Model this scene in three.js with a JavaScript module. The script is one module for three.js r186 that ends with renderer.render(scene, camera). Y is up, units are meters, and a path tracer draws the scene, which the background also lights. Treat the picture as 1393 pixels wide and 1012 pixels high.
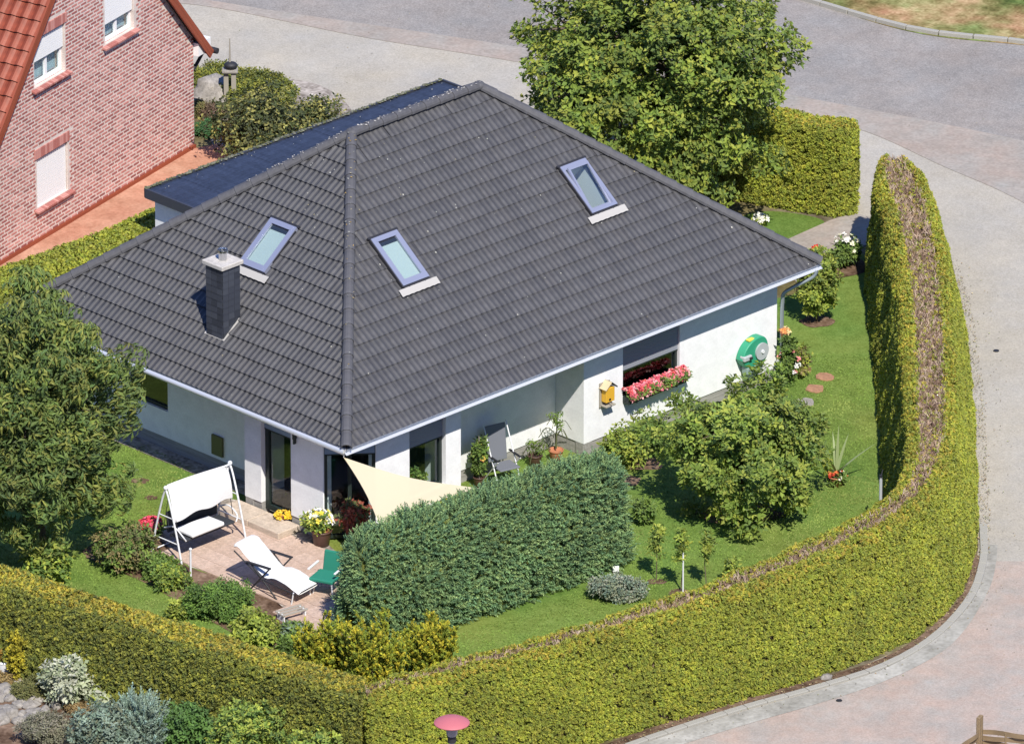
import * as THREE from 'three';
import { ImprovedNoise } from 'three/addons/math/ImprovedNoise.js';
import { mergeGeometries, mergeVertices } from 'three/addons/utils/BufferGeometryUtils.js';
import { RoundedBoxGeometry } from 'three/addons/geometries/RoundedBoxGeometry.js';

// ---------------------------------------------------------------- camera, sky, sun, exposure
const scene = new THREE.Scene();
const EAVE = 2.6, ELEV = THREE.MathUtils.degToRad(23.31), DIST = 250, SC = 65 * 1.022;
const FWD = new THREE.Vector3(0, -Math.sin(ELEV), -Math.cos(ELEV)), UPV = new THREE.Vector3(0, Math.cos(ELEV), -Math.sin(ELEV));
const CAMPOS = new THREE.Vector3(3.397, EAVE, 0).addScaledVector(FWD, -DIST).addScaledVector(UPV, 1.6);
const camera = new THREE.PerspectiveCamera(2 * Math.atan(506 / SC / DIST) * 180 / Math.PI, 1393 / 1012, 1, 900);
camera.position.copy(CAMPOS);
camera.lookAt(CAMPOS.clone().add(FWD));
scene.add(camera);

const SUN = new THREE.Vector3().setFromSphericalCoords(1, THREE.MathUtils.degToRad(90 - 49.5), THREE.MathUtils.degToRad(15));
{
  const w = 128, h = 64, d = new Float32Array(w * h * 4);
  for (let j = 0; j < h; j++) for (let i = 0; i < w; i++) {
    const el = ((j + .5) / h - .5) * Math.PI, t = Math.pow(Math.max(0, Math.sin(el)), .45), k = (j * w + i) * 4;
    const lo = [.32, .44, .68], hi = [.045, .125, .44];
    for (let c = 0; c < 3; c++) d[k + c] = el < 0 ? [.13, .13, .12][c] : lo[c] * (1 - t) + hi[c] * t;
    d[k + 3] = 1;
  }
  const sky = new THREE.DataTexture(d, w, h, THREE.RGBAFormat, THREE.FloatType);
  sky.mapping = THREE.EquirectangularReflectionMapping; sky.magFilter = sky.minFilter = THREE.LinearFilter; sky.needsUpdate = true;
  scene.background = sky; scene.environment = sky;
}
const sun = new THREE.DirectionalLight(new THREE.Color(1, .955, .865), 4.5);
sun.position.copy(SUN).multiplyScalar(120).add(new THREE.Vector3(4, 0, -6)); sun.target.position.set(4, 0, -6);
sun.castShadow = true; sun.shadow.mapSize.set(4096, 4096);
Object.assign(sun.shadow.camera, { left: -32, right: 32, top: 32, bottom: -32, near: 10, far: 240 });
scene.add(sun, sun.target);
const renderer = new THREE.WebGLRenderer({ antialias: true });
renderer.toneMapping = THREE.LinearToneMapping;
renderer.toneMappingExposure = 1.34;
renderer.shadowMap.enabled = true;

// ---------------------------------------------------------------- helpers
const V = (x, y, z) => new THREE.Vector3(x, y, z);
const rng = s => () => { s |= 0; s = s + 0x6D2B79F5 | 0; let t = Math.imul(s ^ s >>> 15, 1 | s); t = t + Math.imul(t ^ t >>> 7, 61 | t) ^ t; return ((t ^ t >>> 14) >>> 0) / 4294967296; };
const PN = new ImprovedNoise();
const fbm = (x, y, z = 0, o = 4) => { let a = .5, s = 0; for (let i = 0; i < o; i++) { s += a * PN.noise(x, y, z + i * 7.3); x *= 2.03; y *= 2.03; z *= 2.03; a *= .5; } return s; };
const lin = (r, g, b) => new THREE.Color().setRGB(r, g, b);
const ray = (px, py) => V((px - 696.5) / SC, 0, 0).addScaledVector(UPV, -(py - 506) / SC).addScaledVector(FWD, DIST).normalize();
const G = (px, py, y = 0) => { const d = ray(px, py); return CAMPOS.clone().addScaledVector(d, (y - CAMPOS.y) / d.y); };       // pixel -> point on the level at height y
const onPlane = (px, py, p, n) => { const d = ray(px, py); return CAMPOS.clone().addScaledVector(d, p.clone().sub(CAMPOS).dot(n) / d.dot(n)); };
const names = {};
const numbered = n => { const k = names[n] = (names[n] ?? -1) + 1; return k ? `${n}_${String(k).padStart(3, '0')}` : n; };
function tag(o, label, category, group, kind) { o.userData = { ...o.userData, label, category }; if (group) o.userData.group = group; if (kind) o.userData.kind = kind; return o; }
function thing(name, label, category, p = V(0, 0, 0), turn = 0, group) {
  const o = new THREE.Group(); o.name = numbered(name); o.position.copy(p); o.rotation.y = turn; scene.add(o);
  return tag(o, label, category, group);
}
function part(name, geo, mat, parent, p, kind) {
  const m = new THREE.Mesh(geo, mat); m.name = name; m.castShadow = m.receiveShadow = true;
  if (p) m.position.copy(p); if (kind) m.userData.kind = kind;
  parent.add(m); return m;
}
function structure(name, geo, mat, p) { const m = part(numbered(name), geo, mat, scene, p); m.userData.kind = 'structure'; return m; }
function single(name, geo, mat, label, category, p, group) { const m = part(numbered(name), geo, mat, scene, p); return tag(m, label, category, group); }
const mat = (color, roughness = .85, extra = {}) => new THREE.MeshStandardMaterial({ color, roughness, ...extra });
const phys = (color, roughness, extra = {}) => new THREE.MeshPhysicalMaterial({ color, roughness, ...extra });
function texture(size, fn, srgb = true) {
  const d = new Uint8Array(size * size * 4);
  for (let j = 0; j < size; j++) for (let i = 0; i < size; i++) {
    const c = fn(i / size, j / size, i, j), k = (j * size + i) * 4;
    d[k] = Math.max(0, Math.min(255, c[0])); d[k + 1] = Math.max(0, Math.min(255, c[1])); d[k + 2] = Math.max(0, Math.min(255, c[2])); d[k + 3] = 255;
  }
  const t = new THREE.DataTexture(d, size, size); t.wrapS = t.wrapT = THREE.RepeatWrapping; t.magFilter = THREE.LinearFilter; t.minFilter = THREE.LinearMipmapLinearFilter; t.generateMipmaps = true;
  if (srgb) t.colorSpace = THREE.SRGBColorSpace; t.needsUpdate = true; return t;
}
const box = (w, h, d, x = 0, y = 0, z = 0) => new THREE.BoxGeometry(w, h, d).translate(x, y, z);
const rbox = (w, h, d, r = .01, x = 0, y = 0, z = 0) => new RoundedBoxGeometry(w, h, d, 2, r).translate(x, y, z);
const tube = (pts, r, seg = 24, rad = 8) => new THREE.TubeGeometry(new THREE.CatmullRomCurve3(pts.map(p => Array.isArray(p) ? V(...p) : p)), seg, r, rad, false);
function stick(a, b, r0, r1 = r0, n = 7) { // a tapered bar from a to b
  const A = Array.isArray(a) ? V(...a) : a, B = Array.isArray(b) ? V(...b) : b, d = B.clone().sub(A), L = d.length();
  const g = new THREE.CylinderGeometry(r1, r0, L, n).translate(0, L / 2, 0);
  g.applyQuaternion(new THREE.Quaternion().setFromUnitVectors(V(0, 1, 0), d.normalize())); return g.translate(A.x, A.y, A.z);
}
const merge = gs => mergeGeometries(gs.map(g => { const q = g.index ? g.toNonIndexed() : g; for (const k of Object.keys(q.attributes)) if (!['position', 'normal', 'uv'].includes(k)) q.deleteAttribute(k); if (!q.attributes.uv) q.setAttribute('uv', new THREE.BufferAttribute(new Float32Array(q.attributes.position.count * 2), 2)); return q; }));
const lathe = (pts, n = 24) => new THREE.LatheGeometry(pts.map(p => new THREE.Vector2(...p)), n);
const HW = 45; // metres covered by a ground texture
function sheet(pts, y, step = 0) { // flat polygon on the ground from world points, uv in metres
  const sh = new THREE.Shape(pts.map(p => new THREE.Vector2(p.x, -p.z)));
  const g = new THREE.ShapeGeometry(sh).rotateX(-Math.PI / 2).translate(0, y, 0), P = g.attributes.position, U = g.attributes.uv;
  for (let i = 0; i < P.count; i++) U.setXY(i, (P.getX(i) + 22) / HW, (P.getZ(i) + 32) / HW);
  return g;
}
const smooth = (pts, n = 6, closed = false) => new THREE.CatmullRomCurve3(pts, closed, 'centripetal').getPoints(pts.length * n);

// ---------------------------------------------------------------- materials
const hash = (i, j) => { let h = i * 374761393 + j * 668265263; h = (h ^ h >>> 13) * 1274126177; return ((h ^ h >>> 16) >>> 0) / 4294967296; };
const NT = (() => { // one periodic noise table, 8 cells at its coarsest, sampled by every surface texture
  const n = 512, t = new Float32Array(n * n); let a = .5;
  for (let cells = 8, o = 0; o < 4; o++, cells *= 2, a *= .55) {
    const r = rng(900 + o), lat = Float32Array.from({ length: cells * cells }, () => r() * 2 - 1), st = n / cells;
    for (let j = 0; j < n; j++) for (let i = 0; i < n; i++) {
      const x = i / st, y = j / st, x0 = x | 0, y0 = y | 0, x1 = (x0 + 1) % cells, y1 = (y0 + 1) % cells; let fx = x - x0, fy = y - y0; fx = fx * fx * (3 - 2 * fx); fy = fy * fy * (3 - 2 * fy);
      const p = lat[y0 * cells + x0], q = lat[y0 * cells + x1], u = lat[y1 * cells + x0], v = lat[y1 * cells + x1];
      t[j * n + i] += a * (p + (q - p) * fx + (u + (v - u) * fx - p - (q - p) * fx) * fy);
    }
  }
  return (x, y) => { // x, y in coarsest cells
    x = x / 8 * n; y = y / 8 * n; const xf = Math.floor(x), yf = Math.floor(y), fx = x - xf, fy = y - yf, x0 = xf & 511, y0 = (yf & 511) * 512, x1 = xf + 1 & 511, y1 = (yf + 1 & 511) * 512;
    const p = t[y0 + x0], u = t[y1 + x0]; return (p + (t[y0 + x1] - p) * fx) * (1 - fy) + (u + (t[y1 + x1] - u) * fx) * fy;
  };
})();
const mottle = (base, amp, { coarse = 9, fine = 60, grain = 14, tint = [0, 0, 0], size = 1024, streak = 0 }) => {
  const o = base[0] * .37 + fine; // rotated and shifted samples hide the table's period
  return texture(size, (u, v, i, j) => {
    const a = NT(u * coarse * .8 + v * coarse * .6 + o, v * coarse * .8 - u * coarse * .6) * .7 + NT(u * coarse * 2.7 + 1.3, v * coarse * 2.7 + o) * .3;
    const b = NT(u * fine * .92 - v * fine * .39, v * fine * .92 + u * fine * .39 + o), t = NT(u * coarse * 1.3 + 3.7, v * coarse * 1.3 - o), g = (hash(i, j) - .5) * grain + (streak ? streak * NT(u * 6, v * 90) : 0);
    const k = amp * (a * 1.3 + b * .7) + g;
    return [base[0] + k + tint[0] * t, base[1] + k + tint[1] * t, base[2] + k + tint[2] * t];
  });
};
const M = {};
M.concrete = mat(lin(.77, .735, .67), .92, { map: mottle([190, 186, 178], 9, { coarse: 30, fine: 260, grain: 26, tint: [5, 2, -4], size: 2048 }) });
M.asphalt = mat(lin(.73, .68, .625), .9, { map: mottle([164, 162, 160], 12, { coarse: 34, fine: 260, grain: 34, tint: [5, 0, -4], size: 2048 }) });
M.pink = mat(lin(.76, .71, .655), .92, { map: mottle([190, 179, 171], 9, { coarse: 70, fine: 300, grain: 24, tint: [11, -1, -6], size: 2048 }) });
M.pinkStrip = mat(lin(.74, .69, .635), .92, { map: mottle([180, 173, 166], 10, { coarse: 50, fine: 220, grain: 22, tint: [8, -1, -5] }) });
M.kerb = mat(lin(.72, .72, .71), .92, { map: mottle([186, 182, 172], 34, { coarse: 30, fine: 200, grain: 26 }) });
M.lawn = mat(lin(.74, .73, .66), .95, { map: mottle([114, 138, 56], 20, { coarse: 18, fine: 260, grain: 34, tint: [26, 8, 8], size: 2048 }) });
M.verge = mat(lin(.7, .68, .64), .95, { map: mottle([158, 148, 92], 60, { coarse: 34, fine: 240, grain: 44, tint: [60, 0, 30] }) });
M.ground = mat(lin(.6, .58, .52), .95, { map: mottle([136, 126, 92], 50, { coarse: 22, fine: 200, grain: 36, tint: [20, 20, -10] }) });
M.soil = mat(lin(.55, .52, .5), .97, { map: mottle([140, 114, 92], 60, { coarse: 40, fine: 260, grain: 50 }) });
M.terracottaPaving = mat(lin(.72, .66, .62), .9, { map: mottle([214, 164, 138], 22, { coarse: 40, fine: 220, grain: 24, tint: [10, 20, 20] }) });
M.gravel = mat(lin(.7, .69, .67), .95, { map: mottle([176, 166, 156], 60, { coarse: 50, fine: 300, grain: 70 }) });
M.plaster = mat(lin(.88, .88, .89), .88, { map: mottle([246, 246, 246], 9, { coarse: 6, fine: 40, grain: 7, size: 512 }) });
M.plinth = mat(lin(.42, .41, .40), .9, { map: mottle([220, 218, 214], 34, { coarse: 8, fine: 60, grain: 22, size: 512 }) });
M.interior = mat(lin(.06, .056, .052), .9);  // near-black colour stands in for the darkness of unlit rooms
M.black = mat(lin(.012, .013, .014), .6);
M.frame = mat(lin(.018, .028, .025), .45);
M.glass = phys(lin(.9, .95, .95), .03, { transmission: 1, thickness: 0, ior: 1.5 });
M.shutter = mat(lin(.27, .285, .33), .55);
M.shadedShutter = mat(lin(.25, .33, .44), .5);  // roller shutter with the blue of the eave shade put into its colour
M.whitePaint = mat(lin(.80, .80, .80), .5);
M.gutter = mat(lin(.62, .64, .68), .4, { metalness: .35 });
M.zinc = mat(lin(.40, .45, .50), .4, { metalness: .6 });
M.soffit = mat(lin(.30, .24, .19), .8);
const tileTex = texture(512, (u, v, i, j) => { const f = NT(u * 8, v * 8) * .6, s = hash(i, j), l = NT(u * 32, v * 32) * .5; const k = 205 + f * 60 + (s - .5) * 30 + (l > .27 ? 40 : 0); return [k + (l > .27 ? 10 : 0), k, k - (l > .27 ? 12 : 0)]; });
const tileShades = [[.104, .102, .107], [.115, .112, .117], [.094, .092, .098], [.110, .106, .109]];
M.tiles = tileShades.map(c => mat(lin(...c), .62, { map: tileTex }));
M.tileStuff = mat(lin(.104, .102, .107), .62, { map: tileTex });
M.ridge = mat(lin(.135, .132, .142), .7, { map: tileTex });
M.deck = mat(lin(.02, .02, .021), .9);
M.redTiles = [[.42, .085, .035], [.46, .10, .045], [.38, .075, .03]].map(c => mat(lin(...c), .6, { map: tileTex }));
M.redRidge = mat(lin(.44, .10, .045), .65, { map: tileTex });
M.slates = [[.030, .034, .046], [.040, .045, .060], [.050, .056, .072]].map(c => mat(lin(...c), .5));
M.felt = mat(lin(.040, .054, .092), .55, { map: mottle([214, 216, 222], 40, { coarse: 5, fine: 40, grain: 20, size: 512, streak: 50 }) });
M.capstone = mat(lin(.66, .64, .62), .9, { map: mottle([224, 220, 214], 30, { coarse: 6, fine: 30, grain: 30, size: 256 }) });
M.steel = mat(lin(.55, .56, .58), .25, { metalness: 1 });
M.sash = mat(lin(.34, .36, .46), .42, { metalness: .45 });
M.darkTrim = mat(lin(.02, .02, .025), .6);
M.blind = mat(lin(.47, .50, .48), .6);
M.lead = mat(lin(.42, .40, .37), .8);
M.brick = [[.38, .135, .115], [.44, .175, .15], [.30, .095, .085], [.50, .23, .20]].map(c => mat(lin(...c), .85));
M.brickStuff = mat(lin(1, 1, 1), .85);
M.mortar = mat(lin(.82, .75, .71), .95, { map: mottle([226, 220, 216], 22, { coarse: 8, fine: 60, grain: 22, size: 256 }) });
M.wood = mat(lin(.34, .25, .15), .85, { map: mottle([226, 222, 214], 30, { coarse: 3, fine: 20, grain: 18, size: 256, streak: 60 }) });
M.greyWood = mat(lin(.33, .30, .25), .9);
M.bark = mat(lin(.12, .09, .065), .95);
M.twig = mat(lin(1, 1, 1), .95);
M.stone = mat(lin(.42, .40, .38), .95, { map: mottle([218, 214, 208], 50, { coarse: 6, fine: 40, grain: 34, size: 256 }) });
M.slab = [[.66, .50, .42], [.69, .53, .45], [.63, .475, .395]].map(c => mat(lin(...c), .92, { map: M.capstone.map }));
M.step = mat(lin(.68, .58, .49), .92, { map: M.capstone.map });
M.cloth = mat(lin(.80, .80, .80), .9, { map: M.plaster.map });
M.sail = phys(lin(.74, .64, .44), .9, { transmission: .3, thickness: 0, side: THREE.DoubleSide });
M.whiteMetal = mat(lin(.72, .73, .75), .4);
M.leaf = phys(lin(1, 1, 1), .75, { transmission: .32, thickness: 0, side: THREE.DoubleSide });
M.needle = mat(lin(1, 1, 1), .8, { side: THREE.DoubleSide });
M.flower = mat(lin(1, 1, 1), .8, { side: THREE.DoubleSide });
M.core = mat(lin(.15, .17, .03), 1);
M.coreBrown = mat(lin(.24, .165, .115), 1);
M.pot = mat(lin(.09, .045, .035), .5);
M.clay = mat(lin(.42, .16, .08), .8);

// ---------------------------------------------------------------- foliage helpers
function leafGeo(len, wid, fold = .25, droop = 0) { // normal +y, pointing +z
  const p = [[0, 0, 0], [wid / 2, wid * fold, len * .45], [0, 0, len * .5], [-wid / 2, wid * fold, len * .45], [0, -droop * len, len]];
  const idx = [0, 2, 1, 0, 3, 2, 2, 4, 1, 2, 3, 4], g = new THREE.BufferGeometry();
  g.setAttribute('position', new THREE.Float32BufferAttribute(p.flat(), 3)); g.setIndex(idx);
  const q = g.toNonIndexed(); q.computeVertexNormals(); q.setAttribute('uv', new THREE.Float32BufferAttribute(new Float32Array(q.attributes.position.count * 2), 2)); return q;
}
function sprig(n, len, wid, { spread = .05, up = .3, seed = 1, fold = .25, droop = 0 } = {}) {
  const r = rng(seed), gs = [];
  for (let i = 0; i < n; i++) {
    const g = leafGeo(len * (.75 + .5 * r()), wid * (.8 + .4 * r()), fold, droop);
    g.rotateZ((r() - .5) * 1.1).rotateX(-up + (r() - .5) * .9).rotateY(i / n * 6.283 + r());
    g.translate((r() - .5) * spread, (r() - .5) * spread, (r() - .5) * spread); gs.push(g);
  }
  return mergeGeometries(gs);
}
function plume(n, h, len, wid, seed = 1) { // an upright feathery shoot of n small blades
  const r = rng(seed), gs = [];
  for (let i = 0; i < n; i++) {
    const t = i / n, g = leafGeo(len * (1.15 - .6 * t), wid, .1);
    g.rotateX(-.85 - .3 * r()).rotateY(i * 2.4 + r()).translate(0, h * t, 0); gs.push(g);
  }
  return mergeGeometries(gs);
}
function scatter(name, geo, material, items, parent, kind = 'stuff') { // items: [position, normal, scale, colour, spin]
  const m = new THREE.InstancedMesh(geo, material, items.length), q = new THREE.Quaternion(), q2 = new THREE.Quaternion(), mx = new THREE.Matrix4(), Y = V(0, 1, 0), s = V(1, 1, 1);
  items.forEach(([p, n, sc, c, spin], i) => {
    q.setFromUnitVectors(Y, n).multiply(q2.setFromAxisAngle(Y, spin));
    if (Array.isArray(sc)) s.set(...sc); else s.setScalar(sc);
    m.setMatrixAt(i, mx.compose(p, q, s)); m.setColorAt(i, c);
  });
  m.name = name; m.castShadow = m.receiveShadow = true; if (kind) m.userData.kind = kind; parent.add(m); return m;
}
const pick = (cols, r, amp = .25) => { const c = cols[Math.floor(r() * cols.length)], k = 1 + (r() - .5) * 2 * amp; return lin(c[0] * k, c[1] * k, c[2] * k); };
const rv = r => V(r() - .5, r() - .5, r() - .5).multiplyScalar(2);
function clumps({ c, rad, n, per, size, cols, seed, inner = .55, low = -1, flat = .7, scale = [.7, 1.3], outw = .55, tiltUp = .6, jit = .6, lump = .25 }) {
  const r = rng(seed), out = [];
  for (let i = 0; i < n; i++) {
    const y = 1 - 2 * (i + .5) / n; if (y < low) continue;
    const ph = i * 2.39996 + r() * .6, h = Math.sqrt(1 - y * y), dir = V(h * Math.cos(ph), y, h * Math.sin(ph));
    const k = (i % 4 ? inner + (1 - inner) * Math.sqrt(r()) : inner * .6 + .3 * r()) * (1 + lump * fbm(dir.x * 1.6 + seed, dir.y * 1.6, dir.z * 1.6, 2) * 2);
    const cc = V(c.x + dir.x * rad[0] * k, c.y + dir.y * rad[1] * k, c.z + dir.z * rad[2] * k), tone = .82 + .36 * r(), cs = size * (.7 + .6 * r());
    for (let j = 0; j < per; j++) {
      const d = rv(r); if (d.lengthSq() > 1) d.normalize();
      const p = cc.clone().add(V(d.x * cs, d.y * cs * flat, d.z * cs)); if (p.y < .03) continue;
      const nn = dir.clone().multiplyScalar(outw).add(V(0, tiltUp, 0)).addScaledVector(d, .3).addScaledVector(rv(r), jit).normalize();
      const col = pick(cols, r, .22).multiplyScalar(tone);
      out.push([p, nn, scale[0] + (scale[1] - scale[0]) * r(), col, r() * 6.283]);
    }
  }
  return out;
}
function branches(parent, base, top, rad, n, r0, seed, cen) { // trunk and limbs
  const r = rng(seed), gs = [];
  const mid = base.clone().lerp(top, .5).add(V((r() - .5) * .2, 0, (r() - .5) * .2));
  part('trunk', merge([stick(base, mid, r0, r0 * .8, 10), stick(mid, top, r0 * .8, r0 * .35, 9)]), M.bark, parent);
  for (let i = 0; i < n; i++) {
    const a = i * 2.4 + r(), s = mid.clone().lerp(top, r() * .8), e = V(cen.x + Math.cos(a) * rad[0] * .75, cen.y + (r() - .35) * rad[1], cen.z + Math.sin(a) * rad[2] * .75), m = s.clone().lerp(e, .5).add(V(0, .12 * rad[1], 0));
    gs.push(stick(s, m, r0 * .45, r0 * .3, 6), stick(m, e, r0 * .3, r0 * .1, 5));
  }
  if (gs.length) part('limb', merge(gs), M.bark, parent, undefined, 'stuff');
}
const LEAF = {
  broad: sprig(4, .15, .085, { spread: .10, up: .25, seed: 3 }),
  small: sprig(5, .085, .05, { spread: .07, up: .3, seed: 4 }),
  long: sprig(4, .20, .062, { spread: .08, up: -.45, seed: 5, droop: .25 }),
  hedge: sprig(6, .075, .042, { spread: .06, up: .55, seed: 6 }),
  tiny: sprig(7, .045, .026, { spread: .06, up: .5, seed: 7 }),
  plume: plume(14, .23, .085, .022, 8),
  scale: plume(9, .12, .075, .032, 9),
  grass: (() => { const r = rng(10), gs = []; for (let i = 0; i < 6; i++) gs.push(leafGeo(.045 + .03 * r(), .009, .1).rotateX(-1.1 + .5 * r()).rotateY(r() * 6.28).translate((r() - .5) * .05, 0, (r() - .5) * .05)); return mergeGeometries(gs); })(),
  petal: sprig(6, .05, .045, { spread: .015, up: .5, seed: 11 }),
  twig: merge([stick([0, -.03, 0], [.006, .11, .004], .007, .004, 4), stick([0, .03, 0], [.035, .09, .01], .005, .003, 4), stick([0, .02, 0], [-.03, .07, .025], .005, .003, 4)]),
};
function tree(name, label, { base, c, rad, n, per, size, leaf, cols, seed, r0 = .1, limbs = 9, group, ...o }) {
  const t = thing(name, label, 'tree', base, 0, group), lc = c.clone().sub(base);
  branches(t, V(0, -.05, 0), V(lc.x * .8, lc.y + rad[1] * .45, lc.z * .8), rad, limbs, r0, seed, lc);
  scatter('crown', leaf, o.material || M.leaf, clumps({ c: lc, rad, n, per, size, cols, seed, ...o }), t);
  return t;
}
function shrub(name, label, px, py, w, h, { leaf = LEAF.small, cols, n = 26, per = 26, seed = 1, stems = 5, depth = 1, category = 'shrub', group, coreK = 0, y = 0, ...o }) {
  const base = G(px, py, y), t = thing(name, label, category, base, 0, group), r = rng(seed), gs = [];
  for (let i = 0; i < stems; i++) { const a = i / stems * 6.28 + r(); gs.push(stick([0, -.03, 0], [Math.cos(a) * w * .3, h * (.5 + .3 * r()), Math.sin(a) * w * .3 * depth], .016, .006, 5)); }
  part('stem', merge(gs), M.bark, t);
  scatter('foliage', leaf, o.material || M.leaf, clumps({ c: V(0, h * .5, 0), rad: [w / 2 * .85, h / 2 * .9, w / 2 * .85 * depth], n, per, size: Math.min(w, h) * .22, cols, seed, ...o }), t);
  return t;
}
const C = { // base colours of foliage, linear
  hedge: [[.330, .355, .027], [.295, .330, .025], [.375, .370, .033], [.245, .295, .025]],
  hedgeShaded: [[.190, .210, .022], [.245, .255, .025], [.135, .165, .019], [.310, .305, .031]],  // leaf colours darkened to carry the grazing sun on the left hedge
  beech: [[0.17, 0.245, 0.024], [0.227, 0.295, 0.029], [0.124, 0.195, 0.022], [0.31, 0.339, 0.036]],
  cherry: [[0.129, 0.194, 0.034], [0.168, 0.228, 0.038], [0.09, 0.155, 0.031], [0.241, 0.258, 0.043]],
  apple: [[0.179, 0.261, 0.029], [0.237, 0.312, 0.036], [0.132, 0.208, 0.028], [0.294, 0.331, 0.041]],
  yew: [[.150, .260, .110], [.195, .305, .120], [.110, .205, .098], [.250, .345, .130]],
  shoot: [[.42, .37, .030], [.46, .36, .036]], // yellow young growth
  gold: [[.38, .37, .028], [.30, .33, .026], [.48, .41, .032], [.20, .25, .026]],
  green: [[.145, .240, .032], [.19, .28, .038], [.11, .19, .03]],
  lime: [[.32, .39, .046], [.38, .42, .054], [.24, .31, .04]],
  pale: [[.44, .48, .30], [.54, .56, .40], [.34, .40, .22], [.58, .58, .46]],
  glauc: [[.22, .29, .21], [.27, .34, .26], [.16, .23, .16]],
  brown: [[.22, .19, .065], [.17, .175, .055], [.27, .21, .075]],
  twig: [[.35, .24, .16], [.27, .18, .12], [.47, .34, .25], [.17, .10, .07], [.52, .40, .30]],
};

// ---------------------------------------------------------------- the ground and its surfaces
{
  const g = new THREE.PlaneGeometry(600, 600).rotateX(-Math.PI / 2), P = g.attributes.position, U = g.attributes.uv;
  for (let i = 0; i < P.count; i++) U.setXY(i, (P.getX(i) + 22) / HW, (P.getZ(i) + 32) / HW);
  structure('ground', g, M.ground);
}
const pix = (a, y = 0) => a.map(p => G(p[0], p[1], y));
// light concrete street all round the plot
structure('street', sheet(pix([[-500, -420], [1900, -420], [1900, 1500], [-40, 1500], [300, 1200], [850, 1016], [1000, 965], [1120, 928], [1255, 872], [1322, 800], [1332, 745], [1326, 560], [1312, 430], [1290, 330], [1250, 330], [1205, 350], [1184, 325], [1166, 300], [1164, 190], [1085, 155], [940, 130], [800, 140], [725, 215], [640, 200], [470, 215], [440, 160], [300, 120], [-400, 80]]), .004), M.concrete);
structure('road', sheet([...smooth(pix([[-500, -250], [150, -25], [330, 8], [690, 62], [1100, 134], [1393, 192], [1700, 270]])), ...pix([[1900, 320], [1900, 120]]), ...smooth(pix([[1700, 110], [1393, 62], [1250, 46], [1075, -4], [800, -70], [300, -230]])), ...pix([[-500, -420]])], .008), M.asphalt);
structure('gutter_strip', sheet([...smooth(pix([[-500, -250], [150, -25], [330, 8], [690, 62], [1100, 134], [1393, 192], [1700, 270]])), ...smooth(pix([[1700, 480], [1393, 276], [1280, 225], [1180, 180], [1085, 155], [700, 84], [500, 52], [300, 12], [150, -10], [-500, -220]]))], .012), M.pinkStrip);
structure('verge', sheet([...smooth(pix([[1900, 110], [1393, 62], [1250, 46], [1075, -4], [800, -70], [300, -230]])), ...pix([[300, -420], [1900, -420]])], .016), M.verge);
{ // kerb stones along the verge and along the foot of the hedge
  const stones = (path, w, len, h, label) => {
    const holder = new THREE.Group(); holder.name = numbered('kerb'); holder.userData.kind = 'structure'; scene.add(holder);
    const c = new THREE.CatmullRomCurve3(path, false, 'centripetal'), n = Math.floor(c.getLength() / len), r = rng(31);
    const geo = rbox(len - .012, h, w, .012);
    for (let i = 0; i < n; i++) {
      const p = c.getPointAt((i + .5) / n), t = c.getTangentAt((i + .5) / n);
      const m = part('kerb_stone', geo, M.kerb, holder, p.clone().setY(h / 2 - .004 + (r() - .5) * .008)); m.rotation.y = Math.atan2(-t.z, t.x) + (r() - .5) * .01;
    }
  };
  stones(pix([[1600, 92], [1393, 60], [1250, 43], [1085, -2], [1040, -14]]), .12, .8, .11);
  stones(pix([[700, 1075], [860, 1014], [1000, 968], [1120, 934], [1200, 908], [1265, 872], [1318, 818], [1338, 765], [1338, 715]]), .16, .5, .06);
}
structure('brick_paved_road', sheet([...smooth(pix([[1345, 764], [1338, 800], [1288, 875], [1210, 918], [1120, 950], [1000, 985], [880, 1022], [700, 1085]])), ...pix([[300, 1250], [300, 1500], [1900, 1500], [1900, 766]])], .012), M.pink);
structure('gutter_channel', sheet([...smooth(pix([[1341, 742], [1338, 768], [1318, 822], [1265, 876], [1200, 912], [1120, 938], [1000, 972], [860, 1018], [700, 1080]])), ...smooth(pix([[700, 1094], [880, 1030], [1000, 991], [1120, 956], [1210, 925], [1292, 880], [1346, 803], [1356, 765], [1358, 742]]))], .018), M.kerb);
structure('lawn', sheet([...smooth(pix([[-60, 860], [120, 900], [300, 980], [420, 1030], [500, 1060], [740, 1000], [960, 930], [1130, 850], [1205, 780], [1212, 600], [1200, 470], [1190, 380], [1175, 345]])), ...pix([[1120, 378], [1085, 400], [900, 440], [500, 560], [150, 520], [-120, 620]])], .006), M.lawn);
structure('lawn', sheet(pix([[-140, 1040], [-100, 985], [30, 990], [90, 1040], [60, 1120], [-140, 1120]]), .010), M.lawn);
structure('lawn', sheet(smooth(pix([[1010, 296], [1040, 288], [1090, 292], [1122, 302], [1095, 322], [1050, 330]]), 4, true), .010), M.lawn);
structure('garden_path', sheet(pix([[1040, 340], [1130, 300], [1160, 290], [1186, 296], [1186, 330], [1165, 340], [1120, 360], [1085, 385]]), .012), M.pinkStrip);
structure('flower_bed', sheet(smooth(pix([[1100, 350], [1130, 345], [1170, 352], [1178, 370], [1140, 380], [1105, 395]]), 4, true), .015), M.soil);
structure('terracotta_path', sheet(pix([[-80, 440], [-80, 398], [0, 362], [262, 203], [300, 196], [330, 230], [240, 310]]), .020), M.terracottaPaving);
structure('flower_bed', sheet(smooth(pix([[275, 130], [300, 105], [420, 112], [470, 140], [480, 170], [420, 230], [320, 230], [285, 190]]), 4, true), .014), M.gravel);
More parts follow.
